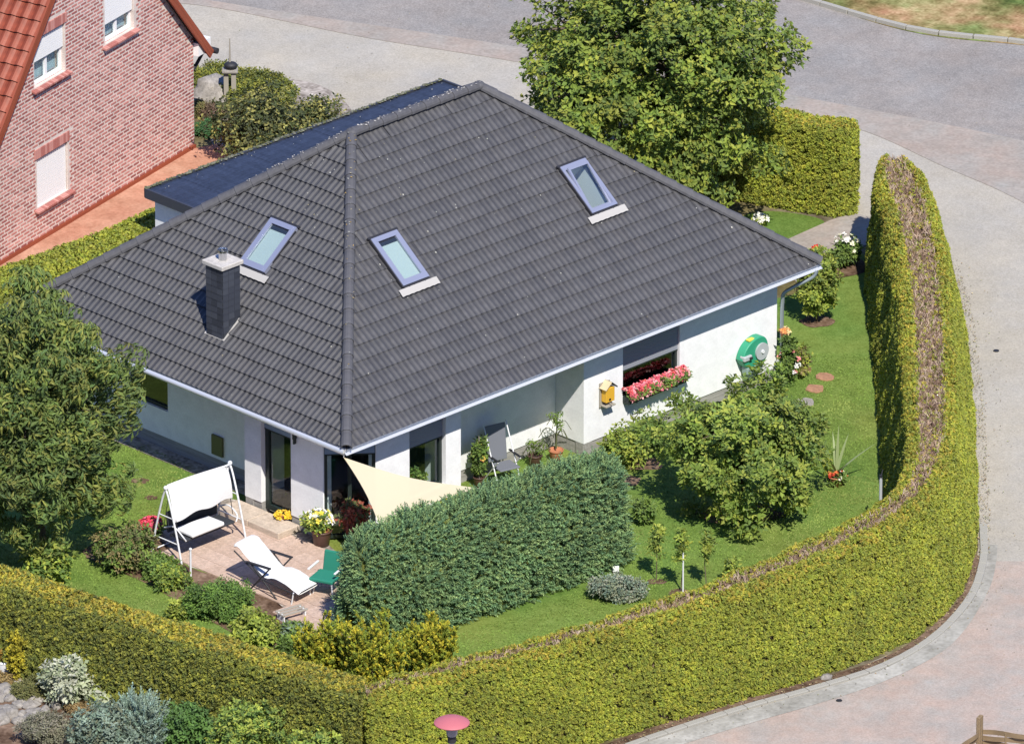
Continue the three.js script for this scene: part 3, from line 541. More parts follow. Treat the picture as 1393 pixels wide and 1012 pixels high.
// ---------------------------------------------------------------- the brick neighbour
{
  const q0 = G(264, 201), q1 = G(0, 360), d = q0.clone().sub(q1).normalize(), yaw = Math.atan2(-d.z, d.x), h = thing('brick_house', 'red brick gable house with orange tiled roof and white roller shutters', 'house', q0, yaw);
  const inv = new THREE.Matrix4().makeRotationY(yaw).setPosition(q0).invert(), nW = V(0, 0, 1).transformDirection(new THREE.Matrix4().makeRotationY(yaw));
  const at = (px, py) => { const p = onPlane(px, py, q0, nW).applyMatrix4(inv); return [p.x, p.y]; };
  const WD = 8.4, EV = 2.62, PK = -WD / 2, SL = 1.17, rake = u => EV + SL * (u > PK ? -u : u + WD), PY = rake(PK);
  const wins = [[[49, 217], [92, 258], 1], [[45, 55], [88, 96], .5], [[141, -28], [182, 38], .72]].map(([a, b, sh]) => { const p = at(...a), q = at(...b); return [p[0], q[0], q[1], p[1], sh]; });
  // the lower left and right corners give the width; level the heads
  const W = wins.map(w => ({ u0: w[0], u1: w[1], y0: w[2], y1: w[3], sh: w[4] }));
  W.forEach(w => console.log('brick window', JSON.stringify(w)));
  const sh = new THREE.Shape([[-WD, 0], [0, 0], [0, EV], [PK, PY], [-WD, EV]].map(p => new THREE.Vector2(...p)));
  for (const w of W) sh.holes.push(new THREE.Path([[w.u0, w.y0], [w.u0, w.y1], [w.u1, w.y1], [w.u1, w.y0]].map(p => new THREE.Vector2(...p))));
  const wall = part('wall', new THREE.ExtrudeGeometry(sh, { depth: .3, bevelEnabled: false }).translate(0, 0, -.3), M.mortar, h);
  part('side_wall', merge([box(.3, EV + .1, 9, -.15, EV / 2 - .05, -4.8), box(.3, EV + .1, 9, -WD + .15, EV / 2 - .05, -4.8), box(WD - .6, EV, .3, PK, EV / 2, -9.1)]), M.brick[1], h);
  // brickwork
  const full = rbox(.210, .046, .03, .004), half = rbox(.096, .046, .03, .004), upright = rbox(.068, .225, .034, .004), P = .252, R = .083, bricks = [], r = rng(21);
  for (let i = 0; i * R < PY; i++) {
    const y = i * R + .045;
    for (let j = 0; j < WD / P + 1; j++) {
      const u = -j * P - (i % 2 ? .126 : 0) - .122 + .126;
      for (const [du, g, w] of [[0, full, .24]]) {
        const x = u + du; if (x - w / 2 < -WD || x + w / 2 > .004 || y + .03 > rake(x - w / 2) - .02 || y + .03 > rake(x + w / 2) - .02) { if (y + .03 < rake(x) - .05 && x > -.13 && x < .1) bricks.push([-.06, y, half]); continue; }
        const hit = W.find(q => x + w / 2 > q.u0 - .01 && x - w / 2 < q.u1 + .01 && y > q.y0 - .16 && y < q.y1 + .27);
        if (!hit) { bricks.push([x, y, g]); continue; }
        if (y < q_y(hit, 'y0') - .12 || y > hit.y1 + .235) continue;
        if (x - w / 2 < hit.u0 - .13) bricks.push([hit.u0 - .13 - (hit.u0 - .13 - (x - w / 2)) / 2 + .055, y, half]);
        else if (x + w / 2 > hit.u1 + .13) bricks.push([hit.u1 + .13 + ((x + w / 2) - hit.u1 - .13) / 2 - .055, y, half]);
      }
    }
  }
  function q_y(o, k) { return o[k]; }
  bricks.sort((a, b) => Math.hypot(a[0] + 4.6, a[1] - 2.4) - Math.hypot(b[0] + 4.6, b[1] - 2.4));
  const shades = M.brick.map(m => m.color), rest = { full: [], half: [] };
  bricks.forEach(([x, y, g], i) => {
    const z = -.010 + r() * .004, k = Math.floor(r() * 4);
    if (i < 240) part('brick', g, M.brick[k], wall, V(x, y, z)); else rest[g === full ? 'full' : 'half'].push([V(x, y, z), V(0, 1, 0), 1, shades[k].clone().multiplyScalar(.85 + .3 * r()), 0]);
  });
  scatter('brickwork', full, M.brickStuff, rest.full, wall); if (rest.half.length) scatter('brickwork', half, M.brickStuff, rest.half, wall);
  for (const w of W) {
    const cx = (w.u0 + w.u1) / 2, ww = w.u1 - w.u0, hh = w.y1 - w.y0, win = part('window', merge([box(.07, hh, .06, w.u0 + .035, w.y0 + hh / 2, -.13), box(.07, hh, .06, w.u1 - .035, w.y0 + hh / 2, -.13), box(ww - .14, .08, .06, cx, w.y0 + .04, -.13), box(ww - .14, .08, .06, cx, w.y1 - .04, -.13), box(.08, hh - .16, .058, cx, w.y0 + hh / 2, -.13)]), M.whitePaint, h);
    part('pane', box(ww - .14, hh - .16, .008, cx, w.y0 + hh / 2, -.14), M.glass, win); part('curtain', box(ww - .1, hh - .1, .01, cx, w.y0 + hh / 2, -.24), mat(lin(.45, .55, .62), .9), win);
    const n = Math.max(2, Math.round(hh * w.sh / .055)), gs = []; for (let i = 0; i < n; i++) gs.push(box(ww - .04, .051, .014, cx, w.y1 - .03 - i * .055, -.05)); part('roller_shutter', merge(gs), M.whitePaint, win);
    part('shutter_slot', box(ww, .05, .06, cx, w.y1 - .0, -.045), M.darkTrim, win);
    for (let x = w.u0 - .06; x < w.u1 + .1; x += .082) part('header_brick', upright, M.brick[(Math.floor(r() * 2) * 3) % 4], wall, V(x, w.y1 + .125, .012));
    for (let x = w.u0 - .08; x < w.u1 + .12; x += .082) { const m = part('sill_brick', rbox(.07, .05, .30, .006), M.brick[(Math.floor(r() * 2) * 3) % 4], wall, V(x, w.y0 - .035, -.03)); m.rotation.x = .18; }
  }
  // roof: two slopes, the one facing the bungalow's side laid tile by tile
  const ov = .45, gab = .16, sl = Math.atan(SL), c = Math.cos(sl), s = Math.sin(sl), len = (WD / 2 + ov) / c, dep = 3.6;
  const roof = part('roof', merge([-1, 1].map(k => { const g = new THREE.BoxGeometry(len, .06, 9.4).translate(-len / 2 * 1, 0, 0); return g.applyMatrix4(new THREE.Matrix4().makeTranslation(PK, PY + .05, -4.7 + gab).multiply(k < 0 ? new THREE.Matrix4().makeRotationZ(sl) : new THREE.Matrix4().makeRotationY(Math.PI).multiply(new THREE.Matrix4().makeRotationZ(sl)))); })), M.deck, h);
  const O = V(PK - len * c, PY + .05 - len * s, -dep + gab).add(V(-s, c, 0).multiplyScalar(.045)), m4 = frameMatrix(O, V(0, 0, 1), V(c, s, 0));
  for (const t of layTiles(dep, len, [p => p[0], p => dep - p[0], p => len - p[1]], [], { u0: dep % .3 - .3, tw: .3, g: .36, amp: .05, lift: .05, rolls: 1 })) { const m = part('roof_tile', t.geo, M.redTiles[Math.floor(r() * 3)], roof); m.applyMatrix4(m4.clone().multiply(new THREE.Matrix4().makeTranslation(t.u, t.v, 0))); }
  const O2 = V(PK + len * c, PY + .05 - len * s, gab).add(V(s, c, 0).multiplyScalar(.045)), m5 = frameMatrix(O2, V(0, 0, -1), V(-c, s, 0)), g2 = [];
  for (const t of layTiles(1.8, len, [p => p[0], p => 1.8 - p[0], p => len - p[1]], [], { tw: .3, g: .36, amp: .05, lift: .05, rolls: 1 })) { if (t.c[1] < 3 && g2.length < 40) { g2.push(1); const m = part('roof_tile', t.geo, M.redTiles[Math.floor(r() * 3)], roof); m.applyMatrix4(m5.clone().multiply(new THREE.Matrix4().makeTranslation(t.u, t.v, 0))); } }
  const verge = (k) => new THREE.BoxGeometry(len + .05, .20, .04).translate(-len / 2, 0, 0).applyMatrix4(new THREE.Matrix4().makeTranslation(PK, PY + .05, gab + .02).multiply(k < 0 ? new THREE.Matrix4().makeRotationZ(sl) : new THREE.Matrix4().makeRotationY(Math.PI).multiply(new THREE.Matrix4().makeRotationZ(sl))));
  part('verge_trim', verge(-1), M.redRidge, roof); part('verge_trim', verge(1), M.redRidge, roof);
  part('eave_box', merge([box(.5, .30, .9, .26, EV - .26, -.32)]), M.whitePaint, h);
  part('gutter', new THREE.CylinderGeometry(.07, .07, 9, 10, 1, false).rotateX(Math.PI / 2).translate(ov + .14, EV - ov * SL + .08, -4.4 + gab), M.darkTrim, h);
  part('downpipe', tube([[ov + .10, EV - ov * SL, -.1], [.3, EV - .75, -.12], [.06, EV - .95, -.15], [.06, EV - 1.4, -.2]], .04, 20, 8), M.darkTrim, h);
  part('plinth', box(WD + .01, .10, .05, PK, .05, .022), M.redRidge, h);
}

// ---------------------------------------------------------------- hedges
// stations: [outer base, outer top, inner top, inner base] as points on the ground and at the hedge's height
function hedge(name, label, stations, H, { cols, topCols, brown, seed, density = 430, leaf = LEAF.hedge, caps = true, rough = .05, material = M.leaf, group, sides = cols, size = [.75, 1.35], round = .055 }) {
  const t = thing(name, label, 'hedge', V(0, 0, 0), 0, group), r = rng(seed);
  const curves = [0, 1, 2, 3].map(k => new THREE.CatmullRomCurve3(stations.map(s => s[k]), false, 'centripetal'));
  const n = Math.max(8, Math.round(curves[1].getLength() / .16)), ring = u => {
    const [a, b, c, d] = curves.map(q => q.getPoint(u)), out = [];
    const bul = (p, q, i, m) => p.clone().lerp(q, i / m);
    const b0 = b.clone().lerp(a, round), b1 = b.clone().lerp(c, round * 1.5), c0 = c.clone().lerp(b, round * 1.5), c1 = c.clone().lerp(d, round);
    for (let i = 0; i < 10; i++) out.push(bul(a, b0, i, 9));
    const f = u < .5 ? .26 : u < .62 ? .26 - (u - .5) / .12 * .14 : .12; for (const i of [0, f, .39, .61, 1 - f, 1]) out.push(bul(b1, c0, i, 1));
    for (let i = 0; i < 10; i++) out.push(bul(c1, d, i, 9));
    return out;
  };
  const rings = []; for (let i = 0; i <= n; i++) rings.push(ring(i / n));
  const K = rings[0].length, cen = rings.map(q => q.reduce((a, p) => a.add(p), V(0, 0, 0)).multiplyScalar(1 / K));
  rings.forEach((q, i) => q.forEach((p, k) => { const o = p.clone().sub(V(cen[i].x, Math.min(p.y, cen[i].y), cen[i].z)).normalize(), f = fbm(p.x * 1.3 + seed, p.y * 1.5, p.z * 1.3, 3); p.addScaledVector(o, f * rough * 2.4); if (brown && k > 11 && k < 14) p.y -= .07; }));
  const pos = [], idx = [], items = [], tw = [];
  rings.forEach((q, i) => q.forEach((p, k) => { const o = p.clone().lerp(V(cen[i].x, p.y, cen[i].z), .22); o.y = Math.max(0, p.y - .05 - .09 * (p.y > cen[i].y * 1.5)); pos.push(o.x, o.y, o.z); if (i < n && k < K - 1) { const a = i * K + k; idx.push(a, a + 1, a + K, a + 1, a + K + 1, a + K); } }));
  for (const e of [0, n]) { const b = pos.length / 3; pos.push(cen[e].x, cen[e].y, cen[e].z); for (let k = 0; k < K - 1; k++) idx.push(b, e * K + k, e * K + k + 1); }
  const g = new THREE.BufferGeometry(); g.setAttribute('position', new THREE.Float32BufferAttribute(pos, 3)); g.setIndex(idx); g.computeVertexNormals();
  g.setAttribute('uv', new THREE.Float32BufferAttribute(new Float32Array(pos.length / 3 * 2), 2));
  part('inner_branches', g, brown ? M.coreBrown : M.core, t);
  const quad = (a, b, c, d, zone, out) => {
    const nn = b.clone().sub(a).cross(c.clone().sub(a)), area = nn.length(); nn.normalize(); if (out && nn.dot(out) < 0) nn.negate();
    let num = area * (zone === 2 && brown ? density * .16 : density); num = Math.floor(num) + (r() < num % 1 ? 1 : 0);
    for (let i = 0; i < num; i++) {
      const u = r(), v = r(), p = a.clone().lerp(b, u).lerp(c.clone().lerp(d, u), v).addScaledVector(nn, .05 - .2 * r() * r());
      const gap = fbm(p.x * 3.1, p.y * 3.3, p.z * 3.1, 2); if (gap < -.21 && r() < .7) continue;
      const m = nn.clone().multiplyScalar(.75).add(V(0, .35, 0)).addScaledVector(rv(r), .6).normalize();
      const k = 1 + fbm(p.x * .9 + 9, p.y * .9, p.z * .9, 3) * .5;
      items.push([p, m, size[0] + (size[1] - size[0]) * r(), pick(zone === 1 ? topCols : zone === 2 ? (brown ? topCols : topCols) : zone === 3 ? sides : cols, r, .25).multiplyScalar(k), r() * 6.283]);
    }
    if (zone === 2 && brown) for (let i = 0, q = Math.round(area * 520); i < q; i++) {
      const u = r(), v = r(), p = a.clone().lerp(b, u).lerp(c.clone().lerp(d, u), v).addScaledVector(V(0, 1, 0), -.02 + .03 * r());
      if (fbm(p.x * 4, p.y, p.z * 4, 2) < -.13 && r() < .6) continue;
      tw.push([p, V(0, .8, 0).addScaledVector(rv(r), .8).normalize(), .6 + .9 * r(), pick(C.twig, r, .3), r() * 6.28]);
    }
  };
  const mid = u => cen[Math.round(u * n)];
  for (let i = 0; i < n; i++) for (let k = 0; k < K - 1; k++) {
    const zone = k < (brown ? 9 : 10) ? 0 : k < 10 ? 1 : k < 15 ? 2 : k < 17 ? 1 : 3, a = rings[i][k], b = rings[i + 1][k], c = rings[i][k + 1], d = rings[i + 1][k + 1];
    quad(a, b, c, d, brown ? (k === 10 || k === 14 ? 1 : zone) : zone === 2 ? 1 : zone, a.clone().add(d).multiplyScalar(.5).sub(V(cen[i].x, zone === 2 ? 0 : cen[i].y, cen[i].z)));
  }
  if (caps) for (const e of [0, n]) { const o = cen[e].clone().sub(cen[e ? n - 1 : 1]); for (let k = 0; k < K - 1; k++) quad(rings[e][k], cen[e], rings[e][k + 1], cen[e], k < 8 ? 0 : 3, o); }
  scatter('foliage', leaf, material, items, t);
  if (tw.length) scatter('cut_twigs', LEAF.twig, M.twig, tw, t);
  return t;
}
const station = (H, T, I, B, J) => { const t = G(...T, H), i = G(...I, H), b = G(...B); let j; if (J) j = G(...J); else { const d = i.clone().sub(t).setY(0).normalize(); j = i.clone().addScaledVector(d, .3).setY(0); } return [b, t, i, j]; };
{
  const H = 2.2;
  hedge('hedge', 'long curved yellow-green hedge with a brown cut top along the street', [
    station(H, [500, 950], [494, 932], [510, 1092]), station(H, [620, 918], [612, 900], [640, 1058]), station(H, [740, 888], [735, 868], [765, 1024]), station(H, [850, 857], [845, 833], [880, 991]),
    station(H, [960, 823], [955, 797], [1000, 955]), station(H, [1060, 786], [1050, 757], [1100, 925]), station(H, [1150, 748], [1133, 720], [1190, 894]), station(H, [1228, 706], [1203, 682], [1257, 858]),
    station(H, [1275, 655], [1234, 640], [1304, 808], [1206, 770]), station(H, [1294, 595], [1240, 588], [1324, 744], [1207, 724]), station(H, [1296, 520], [1237, 515], [1326, 660], [1204, 650]), station(H, [1291, 430], [1233, 430], [1322, 566], [1199, 566]),
    station(H, [1284, 350], [1224, 350], [1315, 486], [1191, 486]), station(H, [1272, 288], [1208, 285], [1305, 424], [1184, 420]), station(H, [1253, 240], [1194, 238], [1289, 375], [1182, 372]), station(H, [1232, 214], [1202, 213], [1262, 345], [1194, 342])],
    H, { cols: C.hedge, topCols: C.hedge.concat(C.shoot), brown: true, seed: 41, density: 900, rough: .07, size: [.6, 1.08] });
  hedge('hedge', 'leafy hedge with a yellow top behind the rockery, leaves darkened for grazing sun', [[-90, 742, 1.85], [0, 770, 1.85], [125, 810, 1.87], [258, 852, 1.92], [390, 893, 2.05], [496, 926, 2.2]].map(([x, y, h]) => station(h, [x - 9, y + 26], [x, y], [x - 20, y + 32 + 61 * h])), H, { cols: C.hedgeShaded, topCols: C.hedgeShaded.concat(C.shoot, C.shoot), seed: 42, density: 760, size: [.65, 1.15] });
  hedge('hedge', 'square cut hedge block at the end of the garden path', [[920, 262, 60], [1000, 273, 60], [1080, 286, 60], [1140, 294, 56], [1165, 290, 40]].map(([x, y, d]) => { const b = G(x, y), o = V(-.1, 0, -1).normalize(), k = d / 60 * 1.15; return [b, b.clone().addScaledVector(o, .12).setY(1.95), b.clone().addScaledVector(o, k - .1).setY(1.95), b.clone().addScaledVector(o, k)]; }), 1.95, { cols: C.hedge, topCols: C.hedge.concat(C.shoot), seed: 43, density: 760, size: [.65, 1.15] });
  hedge('hedge', 'low bright hedge between the brick house path and the bungalow', [[-70, 395], [0, 366], [110, 325], [215, 284], [245, 272]].map(([x, y]) => station(1.7, [x + 26, y + 24], [x, y], [x + 30, y + 24 + 106])), 1.7, { cols: C.hedge, topCols: C.hedge, seed: 44, density: 460 });
}
{ // conifer block in front of the terrace
  const f0 = G(512, 889), f1 = G(858, 768), d = f1.clone().sub(f0).normalize(), nrm = V(-d.z, 0, d.x); if (nrm.z > 0) nrm.negate();
  const st = []; for (let i = 0; i <= 6; i++) { const b = f0.clone().lerp(f1, i / 6), e = i === 0 || i === 6 ? .25 : 0, Hh = 2.22 - e * .5; b.addScaledVector(nrm, e * .6); st.push([b, b.clone().addScaledVector(nrm, .28).setY(Hh), b.clone().addScaledVector(nrm, 1.02 - e).setY(Hh), b.clone().addScaledVector(nrm, 1.35 - e * 1.2)]); }
  hedge('conifer_hedge', 'blue-green clipped conifer block screening the terrace', st, 2.2, { cols: C.yew, topCols: C.yew, seed: 45, density: 430, leaf: LEAF.plume, material: M.needle, rough: .13, round: .15, size: [.7, 1.25] });
}

// ---------------------------------------------------------------- trees
tree('beech_tree', 'large round bright green tree behind the bungalow roof', { base: G(905, 322), c: G(878, 322).setY(3.72), rad: [3.1, 2.85, 2.95], n: 285, per: 66, size: .52, lump: .45, leaf: LEAF.broad, cols: C.beech, seed: 51, r0: .17, limbs: 14, flat: .5, low: -.8, tiltUp: .8, scale: [.65, 1.2] });
tree('cherry_tree', 'drooping dark green tree by the left gable with narrow leaves', { base: G(60, 772), c: G(36, 772).setY(3.36), rad: [2.1, 2.95, 2.0], n: 215, per: 66, size: .46, lump: .25, leaf: LEAF.long, cols: C.cherry, seed: 52, r0: .12, low: -.9, tiltUp: .4, outw: .9, scale: [.65, 1.15] });
tree('apple_tree', 'spreading low fruit tree on the lawn in front of the white wall', { base: G(1012, 702), c: G(1010, 700).setY(1.5), rad: [1.65, 1.28, 1.5], n: 105, per: 48, size: .36, lump: .6, inner: .45, leaf: LEAF.small, cols: C.apple, seed: 53, r0: .07, low: -.9, scale: [.9, 1.8] });
tree('small_standard_tree', 'little upright tree in a ring of soil by the house corner', { base: G(1112, 438), c: G(1112, 438).setY(.98), rad: [.36, .60, .36], n: 30, per: 40, size: .20, leaf: LEAF.small, cols: C.apple.concat(C.lime), seed: 54, r0: .03, limbs: 4 });
for (const [x, y, h, s, lab, hasStake] of [[893, 790, 1.35, 61, 'leafy sapling beside the conifer block on the lawn', 0], [926, 806, 1.55, 62, 'sapling tied to a pale stake on the lawn', 1], [962, 803, 1.45, 63, 'slender sapling near the curved hedge top', 0], [994, 798, .62, 64, 'tiny reddish sapling beside the curved hedge', 0]])
  { const b = G(x, y), t = tree('young_tree', lab, { base: b, c: b.clone().setY(h * .72), rad: [.11, h * .30, .11], n: 11, per: 7, size: .09, leaf: LEAF.small, cols: C.lime.concat(C.apple), seed: s, r0: .011, limbs: 3, scale: [.7, 1.2], group: 'young trees on the lawn' }); if (hasStake) part('stake', stick([.05, 0, .03], [.05, .9, .03], .018), M.whiteMetal, t); }

// ---------------------------------------------------------------- shrubs and flowers
shrub('shrub', 'reddish-brown shrub on the bed beside the garden swing', 170, 772, 1.15, .95, { cols: C.brown.concat(C.green), seed: 71, n: 40, per: 30 });
shrub('shrub', 'olive shrub under the drooping tree near the dark hedge', 63, 792, .95, .95, { cols: C.lime.concat(C.green), seed: 72, leaf: LEAF.broad, n: 30, per: 16, scale: [.6, 1] });
shrub('shrub', 'loose green shrub between the swing and the lawn', 232, 800, .75, .55, { cols: C.green.concat(C.lime), seed: 73, n: 24, per: 22 });
shrub('shrub', 'leafy green shrub right in front of the swing leg', 214, 785, .6, .5, { cols: C.green, seed: 74, n: 20, per: 22 });
shrub('box_bush', 'wide clipped deep green bush at the terrace edge', 298, 840, 1.42, .8, { cols: [[.14, .26, .035], [.18, .30, .04], [.10, .20, .03]], seed: 75, n: 60, per: 40, depth: .6, leaf: LEAF.tiny, scale: [1, 1.6] });
shrub('shrub', 'lime green broad-leaved shrub next to the clipped bush', 346, 884, 1.1, .85, { cols: C.lime, seed: 76, leaf: LEAF.broad, n: 34, per: 18, scale: [.5, .9] });
shrub('shrub', 'small yellowish plant on the lawn strip behind the hedge', 242, 842, .42, .42, { cols: C.lime, seed: 77, n: 12, per: 14 });
shrub('shrub', 'low grey-green cushion plant by the lounger', 398, 868, .6, .34, { cols: C.glauc.concat(C.green), seed: 78, n: 18, per: 20 });
shrub('shrub', 'low dark cushion plant beside the golden conifers', 392, 888, .5, .34, { cols: C.green, seed: 79, n: 14, per: 18 });
[[436, 945, 1.05, 1.95, 'golden conifer with feathery tips beside the terrace'], [506, 962, 1.35, 2.3, 'tall golden conifer in front of the blue-green block'], [584, 950, 1.15, 1.95, 'golden conifer at the end next to the open lawn']].forEach(([x, y, w, h, lab], k) => {
  const b = G(x, y), t = thing('golden_conifer', lab, 'conifer', b, 0, 'golden conifers in front of the block'), r = rng(80 + k), items = [];
  part('trunk', stick([0, -.03, 0], [0, h * .7, 0], .05, .02), M.bark, t);
  for (let i = 0; i < 30; i++) {
    const a = i * 2.4, rr = Math.sqrt(r()) * w / 2, th = h * (.62 + .38 * r()) * (1 - .35 * rr / w), bx = Math.cos(a) * rr, bz = Math.sin(a) * rr * .9;
    for (let j = 0; j < 70; j++) { const q = j / 70, rad = .24 * (1 - q) + .02, an = r() * 6.28, p = V(bx * (.6 + .4 * q) + Math.cos(an) * rad * r(), .1 + q * (th - .1), bz * (.6 + .4 * q) + Math.sin(an) * rad * r()); items.push([p, V(Math.cos(an) * .7, 1, Math.sin(an) * .7).normalize(), .7 + .6 * r(), pick(C.gold, r, .25), r() * 6.28]); }
  }
  scatter('foliage', LEAF.scale, M.needle, items, t);
});
shrub('shrub', 'low pale variegated mound on the lawn by the conifer block', 842, 815, 1.2, .5, { cols: C.pale.map(c => c.map(x => x * .72)).concat(C.glauc), seed: 84, n: 60, per: 30, leaf: LEAF.tiny, scale: [.9, 1.5], depth: .7 });
shrub('shrub', 'small green plant at the right end of the conifer block', 876, 712, .5, .55, { cols: C.green, seed: 85, n: 14, per: 20 });
shrub('hydrangea', 'large-leaved bush against the white wall beside the conifer block', 846, 634, .95, .85, { cols: C.apple.concat(C.lime), seed: 86, leaf: LEAF.broad, n: 34, per: 20, scale: [.5, .85] });
shrub('hydrangea', 'leafy bush against the white wall below the flower box', 884, 612, .85, .7, { cols: C.green, seed: 87, leaf: LEAF.broad, n: 28, per: 20, scale: [.5, .85] });
function blossoms(t, n, c, rad, cols, seed, size = [.8, 1.5]) { const r = rng(seed), it = []; for (let i = 0; i < n; i++) { const d = rv(r).normalize(); d.y = Math.abs(d.y); it.push([V(c[0] + d.x * rad[0], c[1] + d.y * rad[1], c[2] + d.z * rad[2]), d.clone().add(V(0, .6, .3)).normalize(), size[0] + (size[1] - size[0]) * r(), pick(cols, r, .2), r() * 6.28]); } scatter('blossoms', LEAF.petal, M.flower, it, t); }
{
  let t = shrub('climbing_rose', 'narrow climbing plant with pale blooms at the downpipe corner', 1073, 524, .36, 1.3, { cols: C.green, seed: 88, n: 20, per: 18, depth: .7 }); blossoms(t, 10, [0, .35, .1], [.28, .5, .2], [[.7, .7, .65], [.6, .2, .2]], 1);
  shrub('shrub', 'short yellowish plant beside the downpipe corner', 1088, 512, .42, .75, { cols: C.lime.concat(C.brown), seed: 89, n: 16, per: 16 });
  t = shrub('rose_bush', 'rose bush with large white blooms at the garden path', 1150, 362, .62, .68, { cols: C.green, seed: 90, n: 18, per: 18 }); blossoms(t, 14, [0, .45, 0], [.3, .28, .3], [[.75, .72, .55], [.78, .76, .7]], 2, [1.0, 1.8]);
  t = shrub('rose_bush', 'rose bush with one red bloom behind the roof corner', 1110, 372, .4, .55, { cols: C.green, seed: 91, n: 10, per: 14 }); blossoms(t, 9, [0, .52, 0], [.07, .08, .07], [[.5, .02, .015]], 3, [1.5, 2.2]);
  t = shrub('rose_bush', 'small plant with white blooms in front of the square hedge', 1034, 309, .3, .26, { cols: C.lime, seed: 92, n: 8, per: 10 }); blossoms(t, 12, [0, .2, 0], [.16, .08, .1], [[.75, .74, .66]], 4, [1.2, 2]);
  t = shrub('flowering_plant', 'cluster of pink and red flowers behind the swing leg', 205, 732, .5, .42, { cols: C.green, seed: 93, n: 14, per: 14, category: 'flowers' }); blossoms(t, 60, [0, .28, 0], [.24, .16, .22], [[.65, .06, .12], [.7, .16, .24], [.5, .03, .05]], 5);
}
// neighbour's front garden
shrub('juniper', 'low spreading green juniper beside the grey boulder', 345, 146, 2.2, .75, { cols: C.hedgeShaded.concat([[.07, .11, .016]]), seed: 94, leaf: LEAF.tiny, n: 120, per: 55, depth: .9, scale: [1, 1.6] });
shrub('juniper', 'low green juniper behind the grey boulder', 290, 128, 1.5, .65, { cols: C.hedgeShaded.concat([[.07, .11, .016]]), seed: 95, leaf: LEAF.tiny, n: 80, per: 50, depth: .9, scale: [1, 1.6] });
shrub('holly', 'big glossy shrub with cream leaf edges beyond the garage roof', 352, 222, 2.1, 1.75, { cols: [[.06, .085, .014], [.05, .07, .012], [.36, .34, .09], [.045, .06, .013], [.2, .2, .05]], seed: 96, leaf: LEAF.broad, n: 90, per: 26, scale: [.5, .85] });
shrub('holly', 'lower glossy shrub with cream leaf edges at the garage corner', 428, 196, 1.2, 1.15, { cols: [[.06, .085, .014], [.05, .07, .012], [.36, .34, .09], [.2, .2, .05]], seed: 97, leaf: LEAF.broad, n: 40, per: 24, scale: [.5, .85] });
shrub('ground_cover', 'flat bright green cushion at the corner of the brick house', 281, 182, .85, .26, { cols: [[.05, .15, .035], [.06, .18, .045]], seed: 98, leaf: LEAF.tiny, n: 50, per: 30 });
shrub('ground_cover', 'brownish heather cushion below the grey boulder', 290, 160, .5, .34, { cols: [[.25, .15, .10], [.2, .14, .08]], seed: 99, leaf: LEAF.tiny, n: 30, per: 30 });
shrub('ground_cover', 'olive heather cushion against the brick house corner', 270, 158, .4, .4, { cols: C.brown, seed: 100, leaf: LEAF.tiny, n: 24, per: 26 });
function rock(px, py, w, h, seed, label, group, y = 0) {
  const g = mergeVertices(new THREE.IcosahedronGeometry(.5, 3).deleteAttribute('uv').deleteAttribute('normal')), P = g.attributes.position;
  for (let i = 0; i < P.count; i++) { const v = V(P.getX(i), P.getY(i), P.getZ(i)).normalize(), k = .5 * (1 + .5 * fbm(v.x * 1.4 + seed, v.y * 1.4, v.z * 1.4, 3) + .16 * Math.round(fbm(v.x * 2.4, v.y * 2.4 + seed, v.z * 2.4, 2) * 5) / 2); P.setXYZ(i, v.x * k * w, Math.max(-.25, v.y * k) * h, v.z * k * w * .8); }
  g.computeVertexNormals(); g.setAttribute('uv', new THREE.Float32BufferAttribute(Array.from({ length: P.count * 2 }, (_, i) => i % 2 ? P.getY(i >> 1) * .6 + P.getZ(i >> 1) * .4 : P.getX(i >> 1) * .7), 2));
  const m = single('rock', g, M.stone, label, 'rock', G(px, py, y).setY(h * .2), group); m.rotation.y = seed; return m;
}
rock(289, 148, 1.05, 1.05, 3.3, 'big rounded grey boulder beside the brick house');
{
  const r = rng(15); for (let i = 0; i < 44; i++) { const x = -8 + r() * 88, y = 932 + r() * 56 + (x - 30) * .1; rock(x, y, .16 + r() * .26, .13 + r() * .16, i * 1.7 + 4, 'broken grey rockery stone among the rubble below the dark hedge', 'rockery stones'); }
  for (const [x, y, w, s, l] of [[215, 1004, .5, 61, 'pale flat stone beside the grey-blue shrub'], [50, 918, .4, 62, 'dark rounded stone between the yellow conifer and the pale shrub'], [1125, 924, .24, 63, 'small pale stone at the foot of the curved hedge'], [236, 1010, .4, 64, 'flat stone under the bright green rockery bush']]) rock(x, y, w, w * .7, s, l);
}
// rockery planting
shrub('variegated_shrub', 'cream and white variegated shrub in the rockery', 98, 956, 1.1, 1.05, { cols: C.pale, seed: 111, leaf: LEAF.small, n: 44, per: 22, scale: [.9, 1.6] });
shrub('yellow_conifer', 'thin bright yellow conifer in front of the dark hedge', 25, 928, .34, 1.05, { cols: [[.48, .40, .03], [.38, .34, .03]], seed: 112, leaf: LEAF.scale, material: M.needle, n: 30, per: 26, category: 'conifer' });
shrub('ornamental_grass', 'tuft of yellow-green strap leaves beside the variegated shrub', 138, 968, .6, .55, { cols: C.lime.concat(C.pale), seed: 113, leaf: LEAF.long, n: 12, per: 14, tiltUp: .2, outw: 1 });
shrub('grey_shrub', 'wide grey-green shrub at the front of the rockery', 140, 1034, 1.35, 1.15, { cols: C.glauc.concat([[.2, .22, .13]]), seed: 114, leaf: LEAF.small, n: 70, per: 30 });
shrub('blue_conifer', 'blue-grey conifer with upright tips in the rockery', 187, 1024, .95, 1.2, { cols: C.glauc.concat([[.25, .36, .30]]), seed: 115, leaf: LEAF.plume, material: M.needle, n: 44, per: 24, category: 'conifer' });
